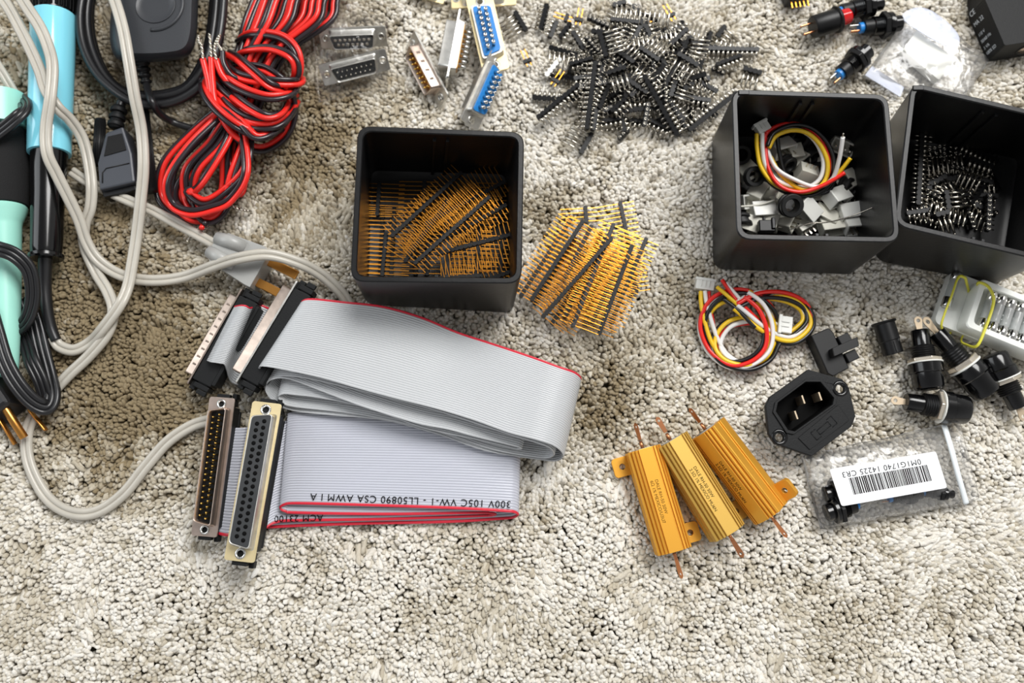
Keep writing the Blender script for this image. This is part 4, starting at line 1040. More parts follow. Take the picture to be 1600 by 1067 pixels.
# loose grey two-core cords
def gcord(label, pts, w=2.9, extra=None):
    q = P(*pts[len(pts) // 2]); O = Vector((q.x, q.y, 0)); e = thing('power_cable', label, 'cable', O); cord(e, O, pts, w); return e, O
gcord('grey cord over the blue sleeve ending in a wide loop below the lower ribbon plug',
      [(-30, -40, 34), (8, 4, 33), (30, 42, 31), (50, 82, 30), (63, 112, 29.5), (72, 140, 29.5), (90, 168, 28), (110, 188, 22), (128, 215, 16), (138, 250, 13), (143, 290, 13), (141, 325, 11), (132, 352, 9), (133, 385, 6), (150, 425, 4), (168, 455, 5), (177, 485, 6), (168, 520, 6), (140, 555, 4), (108, 585, 3), (80, 615, 2), (55, 645, 2), (42, 680, 2), (46, 725, 2), (72, 775, 2), (108, 800, 2), (150, 800, 2), (192, 772, 2), (228, 728, 2.5), (262, 690, 3), (300, 665, 3), (335, 655, 3)][:40], 2.9)
def plugcord():
    e, O = gcord('grey cord over the blue sleeve curving right to the upper ribbon cable',
      [(10, -40, 36), (40, 8, 36), (62, 42, 35), (76, 75, 34), (82, 105, 34), (79, 150, 33.5), (72, 200, 31), (74, 240, 29), (90, 275, 24), (110, 315, 18), (124, 345, 13), (136, 380, 9), (155, 408, 6), (190, 430, 4), (235, 438, 4), (285, 433, 6), (335, 415, 14), (375, 403, 21), (420, 398, 20), (465, 410, 15), (500, 428, 9), (528, 452, 5), (545, 475, 3), (555, 505, 2)])
plugcord()
gcord('short grey two-core cord entering from the left edge toward the black foam grip', [(-25, 70, 20), (0, 108, 20), (18, 138, 17), (34, 165, 12), (48, 195, 6)], 2.4)
def greyplug():
    O = P(385, 400, 0); e = thing('power_plug', 'grey polarized power plug with brass blades, its cord running up to the left', 'plug', O)
    A = P(338, 388, 8); B = P(412, 425, 8); X = (B - A).normalized(); X.z = 0; Y = Vector((-X.y, X.x, 0))
    M = Matrix.Translation((A + B) / 2) @ Matrix((X, Y, Vector((0, 0, 1)))).transposed().to_4x4()
    L = (B - A).length
    mb = MB(); pl_ = [(-L / 2, -3), (-L / 2 + 3, -8), (L / 2 - 3, -10.5), (L / 2, -10.5), (L / 2, 10.5), (L / 2 - 5, 11), (-L / 2 + 4, 9), (-L / 2, 4)]
    mb.prism(pl_, -7, 6.0, 0, M); mb.build('plug_body', MT['grey'], e, bevel=1.6, origin=O, seg=3)
    mb = MB(); mb.tube([(-L / 2, 4, 4.5), (-L / 2 + 7, 5.5, 6), (-L / 2 + 15, 6, 4.5)], 3.6, 10, 0, M); mb.tube([(-L / 2, -3.5, 4.5), (-L / 2 + 6, -4, 6), (-L / 2 + 15, -4, 4.5)], 3.4, 10, 0, M)
    mb.build('finger_grip', MT['grey'], e, origin=O)
    for y in (-6, 6):
        mb = MB(); mb.box((L / 2 + 7.5, y, 0), (17, 4.6, 1.6), 0, M); mb.build('blade', MT['orange'], e, bevel=.4, origin=O)
    cord(e, O, [(112, 268, 8), (135, 283, 8), (165, 297, 8), (200, 313, 8), (240, 330, 8), (285, 354, 8), (325, 376, 8), (345, 388, 8)], 2.7)
greyplug()

# ---------------------------------------------------------------- black adapter, its coiled cable and the serial plug
def adapter():
    O = P(235, 50, 0); e = thing('power_adapter', 'rounded black adapter with a circular dish on top and a ribbed cable outlet', 'adapter', O)
    z0, z1 = 0, 26
    out = [(176, -70), (182, -20), (176, 30), (177, 68), (188, 88), (215, 92), (262, 90), (292, 82), (303, 55), (306, 0), (308, -70)]
    def ring(s_, z, sh=0): c = P(240, 5, z); return [((P(u, v, z) - c) * s_ + c) for u, v in out]
    mb = MB()
    def sm(l): 
        q = cr(l, 5, True); return [tuple(p) for p in q]
    loft(mb, [sm(ring(1.0, 0)), sm(ring(1.05, 6)), sm(ring(1.06, 15)), sm(ring(1.0, 22)), sm(ring(.9, 25.5)), sm(ring(.7, z1))], smooth=True, cap0=True, cap1=True)
    sharp(mb.build('shell', MT['adapter'], e, origin=O), 50)
    c = P(243, 8, z1); T = Matrix.Translation((c.x, c.y, z1))
    mb = MB(); mb.lathe([(6, .2), (9.5, .15), (9.8, .5), (10.1, .5), (10.3, -.1)], 40, 0, T); mb.build('dish', MT['adapter'], e, origin=O)
    mb = MB(); mb.tube([(c.x + 14 * math.cos(a), c.y + 14 * math.sin(a), z1 + .1) for a in [R(-95 + i * 8) for i in range(30)]], 1.0, 8); mb.build('raised_ring', MT['adapter'], e, origin=O)
    A = P(222, 98, 12); B = P(230, 136, 8)
    mb = MB(); n = 24; pts = [A.lerp(B, i / n) for i in range(n + 1)]; mb.tube(pts, [(3.9 if (i // 3) % 2 == 0 else 3.0) - .05 * i for i in range(n + 1)], 12); mb.build('strain_relief', MT['nylon'], e, origin=O)
    mb = MB(); mb.tube(cr(W([(229, 132, 9), (232, 145, 15), (238, 160, 19), (250, 178, 12), (268, 190, 5), (290, 198, 3), (320, 205, 2)]), 8), 1.9, 10); mb.build('output_cable', MT['bcord'], e, origin=O)
adapter()
def coil():
    O = P(225, 100, 0); e = thing('cable_coil', 'thick black cable coiled beneath the adapter, ending in a serial plug', 'cable', O)
    for i, (dx, z, r) in enumerate(((0, 3, 2.6), (7, 9, 2.6), (-4, 14, 2.3), (12, 4, 2.2))):
        pts = [(150 + dx, -60, z), (134 + dx * .9, -10, z), (129 + dx, 35, z), (137 + dx, 80, z), (160 + dx * .8, 122, z), (198, 152 - dx * .7, z), (240, 160 - dx, z - 1), (285, 150 - dx, z - 1), (318 - dx, 122 - dx * .6, z), (334 - dx, 80, z + 1), (343 - dx, 30, z + 2), (348 - dx, -40, z + 2)]
        mb = MB(); mb.tube(cr(W(pts), 8), r, 12); mb.build('cable_turn', MT['bcord'], e, origin=O)
    mb = MB(); mb.tube(cr(W([(200, 148, 12), (192, 156, 12), (187, 170, 12), (186, 182, 12)]), 6), 2.4, 10); mb.build('cable_lead', MT['bcord'], e, origin=O)
    # hood of the plug
    T_, B_ = P(186, 195, 12), P(186, 292, 10); X = (B_ - T_).normalized(); 
    def poly(z, pts): return [(P(u, v, z).x, P(u, v, z).y) for u, v in pts]
    mb = MB(); mb.prism(poly(14, [(165, 207), (192, 197), (206, 240), (211, 284), (155, 297), (152, 255)]), 2, 14); hd = mb.build('hood', MT['hood'], e, bevel=1.0, origin=O)
    mb = MB(); mb.prism(poly(14.5, [(168, 213), (190, 208), (197, 234), (162, 244)]), 13.8, 14.5); mb.build('grip_panel', MT['foam'], hd, bevel=.2); hd.children[0].location = -O * S
    mb = MB(); mb.tube(W([(160, 286, 14.1), (160, 270, 14.1), (166, 263, 14.1), (202, 255, 14.1)]), .35, 5); o = mb.build('groove', MT['blk'], hd); o.location = -O * S
    c0, c1 = P(187, 166, 12), P(180, 200, 12)
    for t in (.1, .42, .74):
        mb = MB(); p = c0.lerp(c1, t); mb.cyl(p, c0.lerp(c1, t + .2), 4.0, 4.2, 18); mb.build('strain_rib', MT['blk_matte'], e, bevel=.4, origin=O)
    mb = MB(); mb.cyl(c0, c1, 2.9, 3.4, 14); mb.build('strain_relief', MT['blk_matte'], e, origin=O)
    for a, b, r in (((157, 187, 8), (153, 258, 8), 2.6), ((222, 172, 9), (236, 300, 8), 3.2)):
        mb = MB(); A = P(*a); B = P(*b); mb.cyl(A, B, r, r, 20)
        M = Matrix.Translation(A) @ (B - A).to_track_quat('Z', 'Y').to_matrix().to_4x4(); L = (B - A).length
        for i in range(20):
            an = 2 * math.pi * i / 20; mb.tube([(r * math.cos(an), r * math.sin(an), 1), (r * math.cos(an), r * math.sin(an), L - 1)], .28, 4, 0, M)
        mb.build('thumb_screw', MT['nylon'], e, origin=O)
    mb = MB(); mb.prism(poly(11, [(158, 298), (210, 286), (213, 296), (162, 308)]), 3, 11); mb.build('shell', MT['blk'], e, bevel=.4, origin=O)
coil()

# ---------------------------------------------------------------- red and black hook-up wire, hanked and wrapped
def hank():
    O = P(360, 150, 0); e = thing('wire_hank', 'hank of red and black twin wire wrapped around its middle, bare ends sticking up', 'wire', O)
    rh = random.Random(3)
    def pair(pts, r=1.35, seg=9, ends=True, sw=1):
        c = cr(W(pts), seg); n = len(c); a = []; b = []
        ph = rh.uniform(0, 6)
        for i in range(n):
            t = (c[min(i + 1, n - 1)] - c[max(i - 1, 0)]).normalized(); s_ = t.cross(Vector((0, 0, 1)))
            s_ = s_.normalized() if s_.length > .01 else Vector((1, 0, 0)); u_ = s_.cross(t)
            q = math.sin(i * .05 + ph) * .5
            d = (s_ * math.cos(q) + u_ * math.sin(q)) * r * .98 * sw
            a.append(c[i] + d); b.append(c[i] - d)
        MB().tube(a, r, 8).build('red_wire', MT['red'], e, origin=O); MB().tube(b, r, 8).build('black_wire', MT['blackw'], e, origin=O)
        return a, b
    # lower loops: from the waist down to the bend near the plug and back
    W0 = [(345, 170), (352, 178), (362, 180), (374, 182), (385, 185), (395, 188)]
    lows = [((345, 168), (300, 205), (256, 255), (250, 300), (270, 332), (310, 345), (345, 330), (372, 280), (388, 190)),
            ((352, 172), (310, 215), (274, 262), (268, 305), (290, 335), (318, 340), (352, 318), (370, 260), (382, 190)),
            ((360, 178), (328, 220), (292, 262), (290, 305), (306, 330), (330, 330), (360, 300), (378, 240), (392, 190)),
            ((368, 182), (345, 225), (312, 262), (300, 300), (312, 338), (335, 344), (352, 320), (366, 270), (396, 192)),
            ((372, 182), (352, 230), (322, 280), (304, 296), (292, 300), (320, 315), (350, 298), (385, 262), (390, 200)),
            ((350, 175), (296, 225), (262, 280), (266, 318), (296, 330), (330, 326), (362, 312), (384, 270), (376, 190)),
            ((356, 178), (318, 238), (282, 290), (284, 318), (310, 322), (340, 316), (366, 290), (372, 240), (372, 190)),
            ((366, 180), (352, 240), (350, 290), (342, 322), (330, 340), (322, 346), (316, 352))]
    for i, l in enumerate(lows):
        m_ = len(l); z0 = 3 + (i * 3.1) % 17
        pair([(u + rh.uniform(-2, 2), v + rh.uniform(-2, 2), (9 + z0 * .5) if j in (0, m_ - 1) else max(2, z0 + (3 if abs(j - m_ / 2) > 2 else -2))) for j, (u, v) in enumerate(l)], sw=rh.choice([1, -1]))
    # upper fan
    for i in range(13):
        t = i / 12; z = 4 + (i * 5.3) % 18
        u0 = 345 + 55 * t; u1 = 398 + 128 * t
        pair([(u0 - 4, 172 + 12 * t, 9), (u0 + 14 + 5 * t, 130, 5 + z * .5), (u0 + 28 + 22 * t, 80, 4 + z * .7), (u1 - 14 + 4 * t, 36 - 4 * t, z), (u1, 0 - 3 * t, z), (u1 + 18 + 6 * t, -45, z)], sw=rh.choice([1, -1]))
    # wraps round the waist: arcs over the top, their ends tucked under
    wraps = [((372, 62), (395, 52), (440, 58), (464, 82), (466, 118), (446, 138)), ((368, 90), (385, 78), (425, 76), (458, 92), (462, 120), (440, 150)),
             ((352, 92), (360, 110), (385, 122), (430, 128), (466, 128), (470, 122)), ((340, 100), (352, 122), (380, 140), (420, 152), (455, 146), (464, 132)),
             ((336, 108), (350, 140), (385, 172), (425, 188), (448, 178), (462, 158)), ((330, 118), (342, 150), (372, 180), (410, 192), (440, 186), (456, 160)),
             ((318, 118), (318, 140), (336, 168), (370, 196), (405, 210), (440, 200)), ((344, 132), (365, 150), (392, 170), (418, 182), (440, 176), (450, 160)),
             ((362, 104), (378, 104), (412, 108), (438, 124), (452, 138), (456, 150)), ((338, 145), (350, 165), (376, 190), (400, 214), (430, 205), (455, 178)),
             ((355, 82), (372, 92), (396, 112), (420, 132), (440, 140), (462, 146)), ((322, 105), (330, 128), (352, 150), (372, 165), (392, 176), (410, 182)),
             ((348, 160), (368, 180), (396, 196), (428, 196), (450, 182), (460, 165))]
    for i, l in enumerate(wraps):
        zt = 21 + (i * 1.7) % 6
        zs = [6, zt - 4, zt, zt, zt - 5, 6]
        pair([(u, v, zs[j]) for j, (u, v) in enumerate(l)], sw=1 if i % 3 else -1)
    pair([(455, 150, 12), (458, 180, 7), (445, 212, 5), (415, 232, 6), (388, 228, 10), (362, 205, 16), (345, 175, 20)])
    pair([(352, 210, 10), (362, 250, 6), (372, 300, 4), (380, 282, 3), (384, 240, 6), (386, 205, 10)])
    # single insulated ends with bare twisted tips
    for l in (((317, 92), (324, 120), (330, 150), (345, 180)), ((330, 90), (332, 125), (338, 165), (360, 205), (390, 228)), ((338, 93), (348, 118), (372, 140), (410, 150))):
        MB().tube(cr(W([(u, v, 26 - 2 * j) for j, (u, v) in enumerate(l)]), 8), 1.6, 10).build('red_wire', MT['red'], e, origin=O)
    MB().tube(cr(W([(348, 80, 27), (350, 100, 26), (365, 120, 24), (395, 126, 22), (440, 128, 18)]), 8), 1.3, 10).build('black_wire', MT['blackw'], e, origin=O)
    for l in (((317, 93), (315, 72), (311, 66), (310, 56)), ((330, 90), (329, 72), (327, 53)), ((338, 94), (335, 76), (338, 64), (344, 54)), ((348, 82), (345, 76), (340, 68), (343, 58)),
              ((316, 352), (306, 362), (298, 370), (292, 378)), ((322, 350), (330, 345), (322, 358), (316, 368)), ((362, 322), (378, 328), (392, 330))):
        c = cr(W([(u, v, 27 if v < 100 else 5) for u, v in l]), 10)
        mb = MB()
        for ph in (0, math.pi):
            tw = []
            for i, p in enumerate(c): tw.append(p + Vector((math.cos(i * .9 + ph), 0, math.sin(i * .9 + ph))) * .42)
            mb.tube(tw, .48, 6)
        mb.build('bare_end', MT['tin'], e, origin=O)
hank()
# ---------------------------------------------------------------- coloured lead sets
def housing(mb_parent, O, c, X, Z, n=4, side_open=True, size=1.0, m='white', origin=None):
    """small keyed connector shell: n ways along x, wires leave on -y"""
    Xn = Vector(X).normalized(); Zv = Vector(Z); Zn = (Zv - Xn * Zv.dot(Xn)).normalized(); Y = Zn.cross(Xn)
    M = Matrix.Translation(c) @ Matrix((Xn, Y, Zn)).transposed().to_4x4() @ Matrix.Scale(size, 4)
    w = n * 2.0 + 1.2
    mb = MB(); mb.box((0, 0, 0), (w, 6.0, 4.2), 0, M); mb.box((0, 2.2, 0), (w + 1.0, 1.4, 4.8), 0, M)
    for i in range(n - 1): mb.box(((i - (n - 2) / 2) * 2.0, .2, 2.3), (.45, 3.6, .6), 0, M)
    return mb.build('plug_housing', MT[m], mb_parent, bevel=.25, origin=origin)
COLS = ('yellow', 'whitew', 'red', 'blackw2')
MT['blackw2'] = mat('jet_vinyl', (16, 16, 18), 0.3)
def bundle(e, O, pts, r=1.1, spread=1.0, cols=COLS, rs=1, gap=2.0, seg=8, twist=.035, skip=()):
    c = cr(W(pts), seg); n = len(c); rd = random.Random(rs); k = len(cols)
    for q, cn in enumerate(cols):
        ph = rd.uniform(0, 6); a = []
        for i in range(n):
            t = (c[min(i + 1, n - 1)] - c[max(i - 1, 0)]).normalized(); s_ = t.cross(Vector((0, 0, 1)))
            s_ = s_.normalized() if s_.length > .01 else Vector((1, 0, 0))
            ang = i * twist + 2 * math.pi * q / k
            a.append(c[i] + s_ * (math.cos(ang) * gap * spread * (1 + .25 * math.sin(i * .09 + ph))) + Vector((0, 0, 1)) * (math.sin(ang) * gap * .55 + .8))
        MB().tube(a, r, 8).build({'yellow': 'yellow_wire', 'whitew': 'white_wire', 'red': 'red_wire', 'blackw2': 'black_wire'}[cn], MT[cn], e, origin=O)
def leads():
    O = P(1150, 520, 0)
    e = thing('wire_lead_set', 'coiled yellow, white, red and black leads with a white plug at the upper left end', 'wire leads', O)
    housing(e, O, P(1101, 444, 6), P(1115, 446, 6) - P(1088, 442, 6), (0, -.1, 1), 4, origin=O)
    bundle(e, O, [(1100, 456, 6), (1101, 475, 6), (1107, 505, 5), (1116, 535, 4), (1132, 560, 3), (1160, 574, 3), (1190, 566, 4), (1206, 545, 6), (1213, 518, 7), (1205, 490, 9), (1185, 470, 10), (1155, 460, 10), (1122, 468, 9), (1103, 488, 6), (1097, 515, 4), (1110, 548, 3), (1140, 570, 5), (1172, 566, 7), (1196, 545, 9), (1200, 512, 11), (1188, 480, 12), (1165, 460, 12)], rs=2, gap=2.0)
    e2 = thing('wire_lead_set', 'four coloured leads looped to the right, cut ends upward, white plug inside the loop', 'wire leads', P(1230, 500, 0)); O2 = P(1230, 500, 0)
    housing(e2, O2, P(1225, 508, 9), P(1226, 498, 7) - P(1224, 521, 7), (0, 0, 1), 3, origin=O2, size=1.15)
    bundle(e2, O2, [(1216, 508, 7), (1198, 504, 7), (1170, 500, 6), (1140, 506, 5), (1122, 524, 4), (1118, 546, 4), (1135, 566, 5), (1170, 574, 6), (1200, 560, 6), (1215, 535, 6), (1240, 520, 6), (1258, 502, 6), (1255, 482, 6), (1235, 468, 7), (1208, 462, 9), (1180, 464, 11), (1150, 478, 12)], rs=5, gap=2.0)
    bundle(e2, O2, [(1150, 478, 12), (1165, 492, 11), (1188, 512, 10), (1215, 528, 8), (1240, 530, 7), (1262, 512, 6), (1262, 492, 6), (1245, 470, 6), (1215, 460, 7), (1185, 468, 8)], rs=9, gap=1.9)
    for cn, l in (('red', [(1128, 437, 13), (1138, 452, 13), (1152, 472, 12.5)]), ('whitew', [(1134, 442, 12.5), (1148, 458, 13), (1165, 478, 12)]), ('yellow', [(1120, 448, 13), (1140, 465, 14), (1170, 492, 12.5)]), ('blackw2', [(1149, 447, 10), (1158, 458, 10), (1168, 470, 9)]),
                  ('blackw2', [(1130, 467, 13), (1152, 484, 13), (1180, 512, 12)])):
        MB().tube(cr(W(l), 8), .95, 8).build({'yellow': 'yellow_wire', 'whitew': 'white_wire', 'red': 'red_wire', 'blackw2': 'black_wire'}[cn], MT[cn], e2, origin=O2)
leads()

# ---------------------------------------------------------------- what lies in the second bin
def bin2_contents():
    O = P(1255, 260, 0)
    e = thing('wire_lead_set', 'ring of coloured leads lying in the second bin, with a white plug', 'wire leads', O)
    housing(e, O, P(1190, 199, 26), P(1197, 196, 26) - P(1184, 203, 26), (0, 0, 1), 3, origin=O, size=.95)
    ring = [(1189, 210, 25), (1188, 235, 23), (1192, 262, 21), (1208, 285, 19), (1235, 298, 18), (1265, 300, 18), (1288, 284, 20), (1294, 255, 22), (1283, 225, 24), (1262, 205, 26), (1235, 200, 26), (1208, 210, 25), (1196, 230, 24)]
    bundle(e, O, ring, rs=11, gap=2.2, spread=1.0)
    for cn, l in (('red', [(1196, 230, 24), (1200, 262, 23), (1218, 290, 22), (1250, 300, 22), (1285, 290, 24), (1320, 270, 28)]),
                  ('whitew', [(1198, 232, 23), (1212, 262, 23), (1240, 280, 23), (1275, 292, 22), (1300, 280, 25), (1311, 250, 32), (1317, 214, 40)]),
                  ('yellow', [(1204, 245, 22), (1222, 275, 21), (1255, 296, 20), (1290, 288, 22), (1312, 268, 27), (1329, 247, 32)]),
                  ('blackw2', [(1214, 212, 25), (1218, 240, 21), (1228, 275, 18), (1255, 303, 17), (1292, 300, 18), (1305, 280, 20)])):
        MB().tube(cr(W(l), 8), 1.05, 8).build({'yellow': 'yellow_wire', 'whitew': 'white_wire', 'red': 'red_wire', 'blackw2': 'black_wire'}[cn], MT[cn], e, origin=O)
    MB().tube(W([(1317, 214, 40), (1318, 208, 42)]), .5, 6).build('bare_tip', MT['tin'], e, origin=O)
    # one connector header per kind, then copies
    def jst(name, n, m, pins, label):
        t = thing(name, label, 'connector')
        w = n * 2.5 + 2.2
        mb = MB(); o_ = rrect(w, 7.5, .4, 2); loft(mb, [[(x, y, 0) for x, y in o_], [(x, y, 8) for x, y in o_], [(x * .86, y * .74, 8) for x, y in o_], [(x * .86, y * .74, 2) for x, y in o_]], cap0=True, cap1=True)
        mb.build('shell', MT[m], t, bevel=.2)
        if pins:
            mb = MB()
            for i in range(n): mb.box(((i - (n - 1) / 2) * 2.5, 0, 4), (.7, .7, 13), 0)
            mb.build('pins', MT['tin'], t)
        return t
    rnd = random.Random(21); CI = 'white connectors in the second bin'
    spots = [  # u, v, z, yaw, tilt-x, tilt-y, ways, material, label
        (1222, 232, 12, 20, 60, 10, 4, 'white', 'tall white connector standing inside the far left of the wire ring'), (1242, 240, 10, 10, 80, 0, 2, 'milky', 'white two-way connector inside the wire ring'),
        (1260, 272, 13, -15, 150, 10, 3, 'milky', 'white connector with three bare pins up inside the wire ring'), (1247, 252, 7, 40, 60, 0, 3, 'milky', 'milky connector under the pinned one in the wire ring'),
        (1185, 300, 8, 55, 70, 0, 3, 'milky', 'slim milky connector left of the rubber grommet'), (1168, 315, 5, 10, 20, 5, 2, 'white', 'small square connector near the left wall of the second bin'),
        (1192, 330, 8, 5, 80, 5, 4, 'white', 'broad white connector above the black clip at the near wall'), (1172, 350, 6, -20, 100, 0, 3, 'milky', 'white connector tucked in the near left corner of the second bin'),
        (1262, 326, 13, -40, 95, 25, 4, 'white', 'large white connector block in the near middle of the second bin'), (1288, 338, 9, -30, 70, 0, 4, 'milky', 'milky connector right of the large white block'),
        (1308, 308, 14, 25, 80, 25, 4, 'white', 'large tilted white connector at the right under the lead ends'), (1330, 332, 12, 10, 80, 0, 4, 'white', 'white connector under the thin silver wire'),
        (1338, 352, 12, 5, 60, 0, 4, 'white', 'white connector with dark slots in the near right corner'), (1300, 354, 9, 8, 70, 0, 4, 'milky', 'flat milky connector along the near wall of the second bin'),
        (1325, 282, 9, -60, 60, 0, 3, 'milky', 'narrow milky connector beside the red lead end'), (1316, 228, 6, -25, 40, 0, 4, 'milky', 'dim milky connector at the back right of the second bin'),
        (1216, 300, 9, 60, 30, 0, 4, 'milky', None), (1205, 345, 7, 70, 70, 0, 3, 'milky', None), (1230, 345, 8, 60, 60, 0, 3, 'milky', None), (1276, 300, 6, 0, 30, 0, 3, 'milky', None), (1210, 250, 5, 30, 40, 0, 4, 'milky', None),
        (1166, 268, 4, 30, 70, 0, 3, 'milky', None), (1290, 255, 4, 80, 70, 0, 3, 'milky', None), (1180, 330, 3, 80, 70, 0, 3, 'milky', None), (1256, 350, 5, 30, 80, 0, 3, 'milky', None), (1320, 345, 5, 50, 30, 0, 4, 'milky', None), (1200, 275, 4, 0, 70, 0, 4, 'milky', None), (1280, 345, 4, 20, 20, 0, 2, 'milky', None)]
    protos = {}; NW_ = {2: 'two-way', 3: 'three-way', 4: 'four-way'}
    for u, v, z, yw, tx, ty, n, m, lab in spots:
        key = (n, m, 'pin' in (lab or '') or rnd.random() < .25)
        E = Matrix.Rotation(R(yw), 3, 'Z') @ Matrix.Rotation(R(ty), 3, 'Y') @ Matrix.Rotation(R(tx), 3, 'X')
        X = E @ Vector((1, 0, 0)); Z = E @ Vector((0, 0, 1)); c = P(u, v, z) - Z * 4
        if key not in protos:
            protos[key] = jst('plug_connector', n, m, key[2], 'x'); t = protos[key]
        else: t = copy_tree(protos[key])
        Y = Z.cross(X); t.rotation_euler = Matrix((X, Y, Z)).transposed().to_euler(); t.location = c * S
        t['label'] = lab or '%s milky connector %s at the %s of the second bin, showing its %s' % (NW_[n], 'deep down' if z < 6 else 'half buried', ('far ' if v < 270 else 'near ' if v > 335 else 'middle ') + ('left' if u < 1205 else 'right' if u > 1270 else 'centre'), 'end' if yw > 55 else 'side')
        if lab and 'group' in t: del t['group']
        if not lab: t['group'] = CI
    # rubber grommets
    gp = None
    for u, v, z, yw, tx, r, lab in ((1231, 320, 16, 10, 25, 1.15, 'large black rubber grommet lying tilted in the near middle of the second bin'), (1176, 276, 12, 0, 20, 1, 'round black grommet at the left of the second bin beside the wire ring'),
                                    (1225, 252, 12, 30, 60, .9, 'black grommet inside the wire ring'), (1278, 264, 8, 0, 60, 1, 'black grommet under the right of the wire ring'), (1155, 240, 6, 0, 30, 1, 'dim black grommet in the far left corner of the second bin'),
                                    (1262, 236, 6, 30, 70, 1, 'black grommet beyond the pinned connector in the wire ring'), (1313, 290, 10, 60, 60, 1, 'black grommet beside the large tilted connector at the right'), (1157, 340, 6, 0, 75, 1.1, 'black grommet against the left wall near the front of the second bin'),
                                    (1332, 302, 6, 40, 80, .9, 'black grommet at the right wall of the second bin'), (1300, 318, 5, 0, 10, .9, 'flat black grommet below the large tilted connector'),
                                    (1245, 218, 4, 0, 15, 1, 'dim black grommet at the back of the second bin'), (1206, 228, 4, 0, 10, .9, 'dim black grommet under the plug of the wire ring')):
        E = Matrix.Rotation(R(yw), 3, 'Z') @ Matrix.Rotation(R(tx), 3, 'X'); X = E @ Vector((1, 0, 0)); Z = E @ Vector((0, 0, 1))
        if gp is None:
            t = gp = thing('rubber_grommet', lab, 'grommet')
            q = MB(); q.lathe([(3.0, 0), (4.8, 0), (5.1, .4), (5.1, 1.6), (4.2, 2.1), (4.2, 3.4), (5.1, 3.9), (5.1, 5.2), (4.7, 5.6), (3.2, 5.6), (2.8, 4.8), (2.8, .6), (3.0, 0)], 28)
            q.f = q.f[:-2]; q.m = q.m[:-2]; q.sm = q.sm[:-2]; sharp_(q.build('ring', MT['rubber'], t))
        else: t = copy_tree(gp)
        Y = Z.cross(X); t.rotation_euler = Matrix((X, Y, Z)).transposed().to_euler(); t.scale = (r,) * 3; t.location = P(u, v, z) * S; t['label'] = lab
    # black clip and thin wires
    O3 = P(1199, 354, 0); t = thing('wire_clip', 'small black moulded clip against the near wall of the second bin', 'clip', O3)
    q = MB(); c = P(1199, 352, 15); q.box((c.x, c.y, 13), (8, 6, 4)); q.box((c.x - 1, c.y + 3.5, 13), (1.4, 3, 2)); q.box((c.x + 3, c.y + 1, 15), (2, 6, 2)); q.build('body', MT['blk'], t, bevel=.5, origin=O3)
    for lab, pts, r, m in (('thin silver wire lying across the second bin and rising to its right wall', [(1232, 360, 14), (1262, 350, 17), (1300, 346, 20), (1340, 334, 26), (1386, 314, 37)], .35, 'tin'),
                           ('short dull wire leg at the left of the second bin beneath the grommet', [(1156, 323, 10), (1185, 320, 12), (1212, 312, 13)], .55, 'milky')):
        c = cr(W(pts), 8); O4 = c[0]; o = MB().tube(c, r, 6).build('wire', MT[m], origin=O4); tag(o, lab, 'wire')
def sharp_(o):
    if hasattr(o.data, 'set_sharp_from_angle'): o.data.set_sharp_from_angle(angle=R(40))
    return o
bin2_contents()

# ---------------------------------------------------------------- clear bags
def sheet(quad, z0, puff, nx=26, ny=18, seed=1.0, wr=.8, thick=.18):
    """puffed two-sided film pillow over four photo corners (NW, NE, SE, SW), wrinkled"""
    q = [P(u, v, z0) for u, v in quad]; mb = MB(); 
    def pt(i, j, s_):
        a, b = i / nx, j / ny
        p = q[0] * (1 - a) * (1 - b) + q[1] * a * (1 - b) + q[2] * a * b + q[3] * (1 - a) * b
        edge = (math.sin(math.pi * a) * math.sin(math.pi * b)) ** .45
        w = noise.fractal(Vector((p.x / 9 + seed, p.y / 9, seed)), 1, 2, 3) + .8 * abs(noise.noise(Vector((p.x / 5 - p.y / 14, seed, p.y / 22))))
        jx = noise.noise(Vector((p.x / 12, p.y / 12, seed + 5))) * 1.2
        z = z0 + (puff * edge + w * wr * (.35 + edge)) if s_ > 0 else z0 - .6 + w * .15
        return (p.x + jx, p.y + jx * .7, z + (0 if s_ < 0 else .2))
    for s_ in (1, -1):
        vs = [pt(i, j, s_) for j in range(ny + 1) for i in range(nx + 1)]
        fs = []
        for j in range(ny):
            for i in range(nx):
                f = (j * (nx + 1) + i, (j + 1) * (nx + 1) + i, (j + 1) * (nx + 1) + i + 1, j * (nx + 1) + i + 1); fs.append(f if s_ > 0 else f[::-1])
        mb.add(vs, fs, 0, True)
    # close the rim
    N = (nx + 1) * (ny + 1); rim = [i for i in range(nx + 1)] + [j * (nx + 1) + nx for j in range(1, ny + 1)] + [ny * (nx + 1) + i for i in range(nx - 1, -1, -1)] + [j * (nx + 1) for j in range(ny - 1, 0, -1)]
    for k in range(len(rim)):
        a, b = rim[k], rim[(k + 1) % len(rim)]; mb.f.append((a, b, b + N, a + N)); mb.m.append(0); mb.sm.append(True)
    return mb
